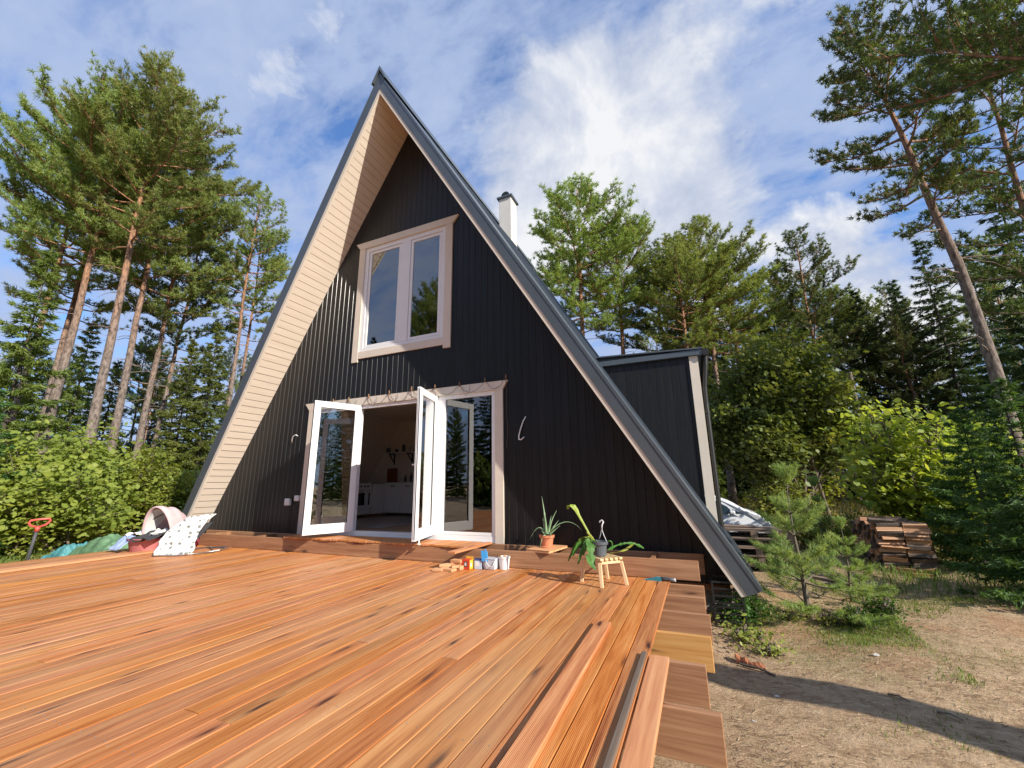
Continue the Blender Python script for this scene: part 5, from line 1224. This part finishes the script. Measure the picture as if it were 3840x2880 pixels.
# forest edge behind everything
fr_=random.Random(77); n=0
GRP='trees of the dense forest behind the yard'
for ring,(r0,cnt) in enumerate(((33,26),(39,28),(47,30))):
    for i in range(cnt):
        a=R(-82+(116)*(i+fr_.uniform(.1,.9))/cnt); dx,dy=math.sin(a),math.cos(a); r=r0*fr_.uniform(.93,1.07); x,y=CAM[0]+dx*r,CAM[1]+dy*r
        deg=math.degrees(a); low=(-42<deg<20); right=deg>0
        k=fr_.choice(['spruceA','spruceA','pineD','pineC'] if (right or ring) else ['spruceB','spruceB','pineB','pineC'])
        s=fr_.uniform(.60,.80)*(1+.06*ring)*(1.12 if right else (.80 if deg<-38 else 1))
        if -35<deg<-5: s*=.62
        sp=k.startswith('spruce')
        tree(k,'spruce_tree' if sp else 'pine_tree','dark spruce in the dense forest row far behind the yard' if sp else 'tall pine in the dense forest row far behind the yard','tree',x,y,s,fr_.uniform(0,6.28),GRP)
# thin pale trunks at the shaded forest edge on the right
for i,(dx,dy,r,h,rad) in enumerate(((.262,.965,26,6,.10),(.235,.972,27,6,.17),(.205,.979,27,6,.15),(.285,.958,28,7,.12),(.248,.969,30,7,.08),(.150,.989,25,2.6,.07),(.295,.955,29,6,.07))):
    x,y=pol(dx,dy,r); b=MB(); b.tube([(x,y,GZ-.2),(x+.05,y,GZ+h*.5),(x+.02,y,GZ+h)],[rad,rad*.9,rad*.75],8)
    tag(b.build('tree_trunk',M['barkb'],None,(x,y,GZ),smooth=True),'bare pale trunk at the shaded forest edge right of the annex','trunk',group='bare trunks at the right forest edge')
# pines standing behind the photographer (seen mirrored in the panes)
for dx,dy,r,s,k in ((-.55,-.83,19,.9,'pineB'),(-.62,-.78,24,1.0,'pineA'),(-.42,-.9,26,.95,'pineB'),(-.30,-.95,22,.8,'pineD'),(-.75,-.66,27,.95,'pineA'),(-.15,-.99,28,.9,'pineD'),(-.5,-.87,33,.9,'spruceA'),(-.36,-.93,34,.9,'spruceA'),(-.66,-.75,34,.9,'spruceA'),(-.85,-.53,30,.9,'spruceA')):
    x,y=CAM[0]+dx*r,CAM[1]+dy*r; tree(k,'pine_tree' if k[0]=='p' else 'spruce_tree','tree mirrored in the window panes, standing behind the photographer','tree',x,y,s,None,'trees mirrored in the panes')
# undergrowth mass under the far forest
def grass(name,seed,n,fx,h,w,mat,label,cat=None):
    rg=np.random.default_rng(seed); P=fx(rg,n); P=np.array([(a,b_,gz(a,b_)-.01) for a,b_ in P]); n=len(P)
    a=rg.uniform(0,6.28,n); s=np.stack([np.cos(a),np.sin(a),0*a],1)*w/2*rg.uniform(.6,1.3,(n,1)); l=h*rg.uniform(.4,1.3,(n,1)); d=np.stack([rg.normal(0,.35,n),rg.normal(0,.35,n),np.ones(n)],1)*l
    V=np.stack([P-s,P+s,P+d*.6+s*.6,P+d+np.stack([d[:,1],d[:,0],-.3*l[:,0]],1)*.35,P+d*.6-s*.6],1)
    o=link(name,cards_mesh(name,V,M[mat]),None); return tag(o,label,cat,kind='stuff')
def reg(x0,x1,y0,y1,cl=None,seed=0):
    def f(rg,n):
        P=np.stack([rg.uniform(x0,x1,n*3),rg.uniform(y0,y1,n*3)],1)
        k=np.sin(P[:,0]*2.1+seed)+np.sin(P[:,1]*2.7+1.3*seed)+.7*np.sin(P[:,0]*5.3-P[:,1]*4.1)+rg.normal(0,.5,len(P)); P=P[k>(cl if cl is not None else -9)]; return P[:n]
    return f
grass('grass',1,9000,reg(-13,-4.9,-6,1.5,-.6,1),.20,.012,'grass','uncut grass in front of the hazel bushes left of the deck','grass')
grass('grass',2,9000,reg(4.85,9.5,-2.2,3.4,.9,2),.035,.006,'grass','short green grass tufts on the sandy yard at the right','grass')
grass('grass',7,8000,reg(4.8,6.4,-1.3,.7,-.1,6),.045,.006,'grass','green grass and clover round the young pine beside the deck','grass')
grass('grass',8,7000,reg(6.2,9.5,.6,2.6,.1,7),.05,.007,'grass','grass strip along the shaded edge of the sandy yard','grass')
grass('dry_grass',3,7000,reg(4.75,9,-4.5,3.2,-.2,3),.028,.004,'drygrass','dry straw and grass scattered on the sandy yard','grass')
grass('dry_grass',4,9000,reg(5.2,14,6,26,-.4,4),.45,.02,'drygrass','tall dry grass between the car and the forest edge','grass')
grass('grass',9,6000,reg(5.6,9.5,1.4,4.0,-.2,8),.055,.007,'grass','green grass between the young pines and the woodpile','grass')
grass('grass',5,5000,reg(7,12,2.2,6,-.3,5),.16,.01,'grass','green grass along the foot of the woodpile and spruces','grass')
for (sd,n,x0,x1,y0,y1,L_,w_,mt,nm,lab) in ((61,4500,4.7,8.6,-3.4,3.6,.055,.004,'straw','needle_litter','pale straw and pine needles lying on the sandy yard'),(62,7000,4.7,8.6,-3.4,3.6,.04,.005,'litter','needle_litter','dark twigs and brown needles lying on the sandy yard')):
    rg=np.random.default_rng(sd); P=np.stack([rg.uniform(x0,x1,n),rg.uniform(y0,y1,n)],1); k=np.sin(P[:,0]*3.3+sd)+np.sin(P[:,1]*4.1)+rg.normal(0,.9,n); P=P[k>-.2]; n=len(P)
    P=np.array([(a,b_,gz(a,b_)+.004) for a,b_ in P]); a=rg.normal(-.3,.8,n); d=np.stack([np.cos(a),np.sin(a),rg.uniform(0,.25,n)],1)*L_*rg.uniform(.4,1.4,(n,1)); s_=np.stack([-np.sin(a),np.cos(a),0*a+.3],1)*w_/2
    tag(link(nm,cards_mesh(nm,np.stack([P-s_,P+s_,P+d+s_*.5,P+d-s_*.5],1),M[mt]),None),lab,kind='stuff')
for i in range(22):
    y=-26+i*1.9; x=38+random.Random(i).uniform(0,6); k=['spruceB','spruceA','pineD'][i%3]
    tree(k,'pine_tree' if k[0]=='p' else 'spruce_tree','tree mirrored in the window panes, standing behind the photographer','tree',x,y,.62 if k!='spruceB' else .85,None,'trees mirrored in the panes')
# forest behind the photographer, mirrored in the panes
fr_=random.Random(9)
for i in range(34):
    x=-42+i*1.6+fr_.uniform(-.6,.6); y=-19-fr_.uniform(0,7)-(4 if x>-4 else 0); k=fr_.choice(['spruceA','pineD','spruceB','pineB'])
    tree(k,'spruce_tree' if k[0]=='s' else 'pine_tree','tree mirrored in the window panes, standing behind the photographer','tree',x,y,fr_.uniform(.55,.8),None,'trees mirrored in the panes')
rg=np.random.default_rng(56); n=7000; P=np.stack([rg.uniform(-45,14,n),rg.uniform(-25,-19,n),GZ+rg.uniform(0,1,n)**1.2*3.2],1)
tag(link('undergrowth',cards_mesh('undergrowth2',blades(rg,P,np.tile(np.array([[0,0,1.]]),(n,1)),2,.5,.28,.8,5),M['spruceg']),None),'green undergrowth of the wood mirrored in the door panes',kind='stuff')
rg=np.random.default_rng(55); n=26000; a=np.radians(rg.uniform(-88,38,n)); r=rg.uniform(34,58,n)
P=np.stack([CAM[0]+np.sin(a)*r,CAM[1]+np.cos(a)*r,GZ+rg.uniform(0,1,n)**1.3*4.2],1)
tag(link('undergrowth',cards_mesh('undergrowth',blades(rg,P,np.tile(np.array([[0,0,1.]]),(n,1)),2,.55,.30,.8,5),M['spruce']),None),'dark undergrowth and low boughs of the far forest',kind='stuff')
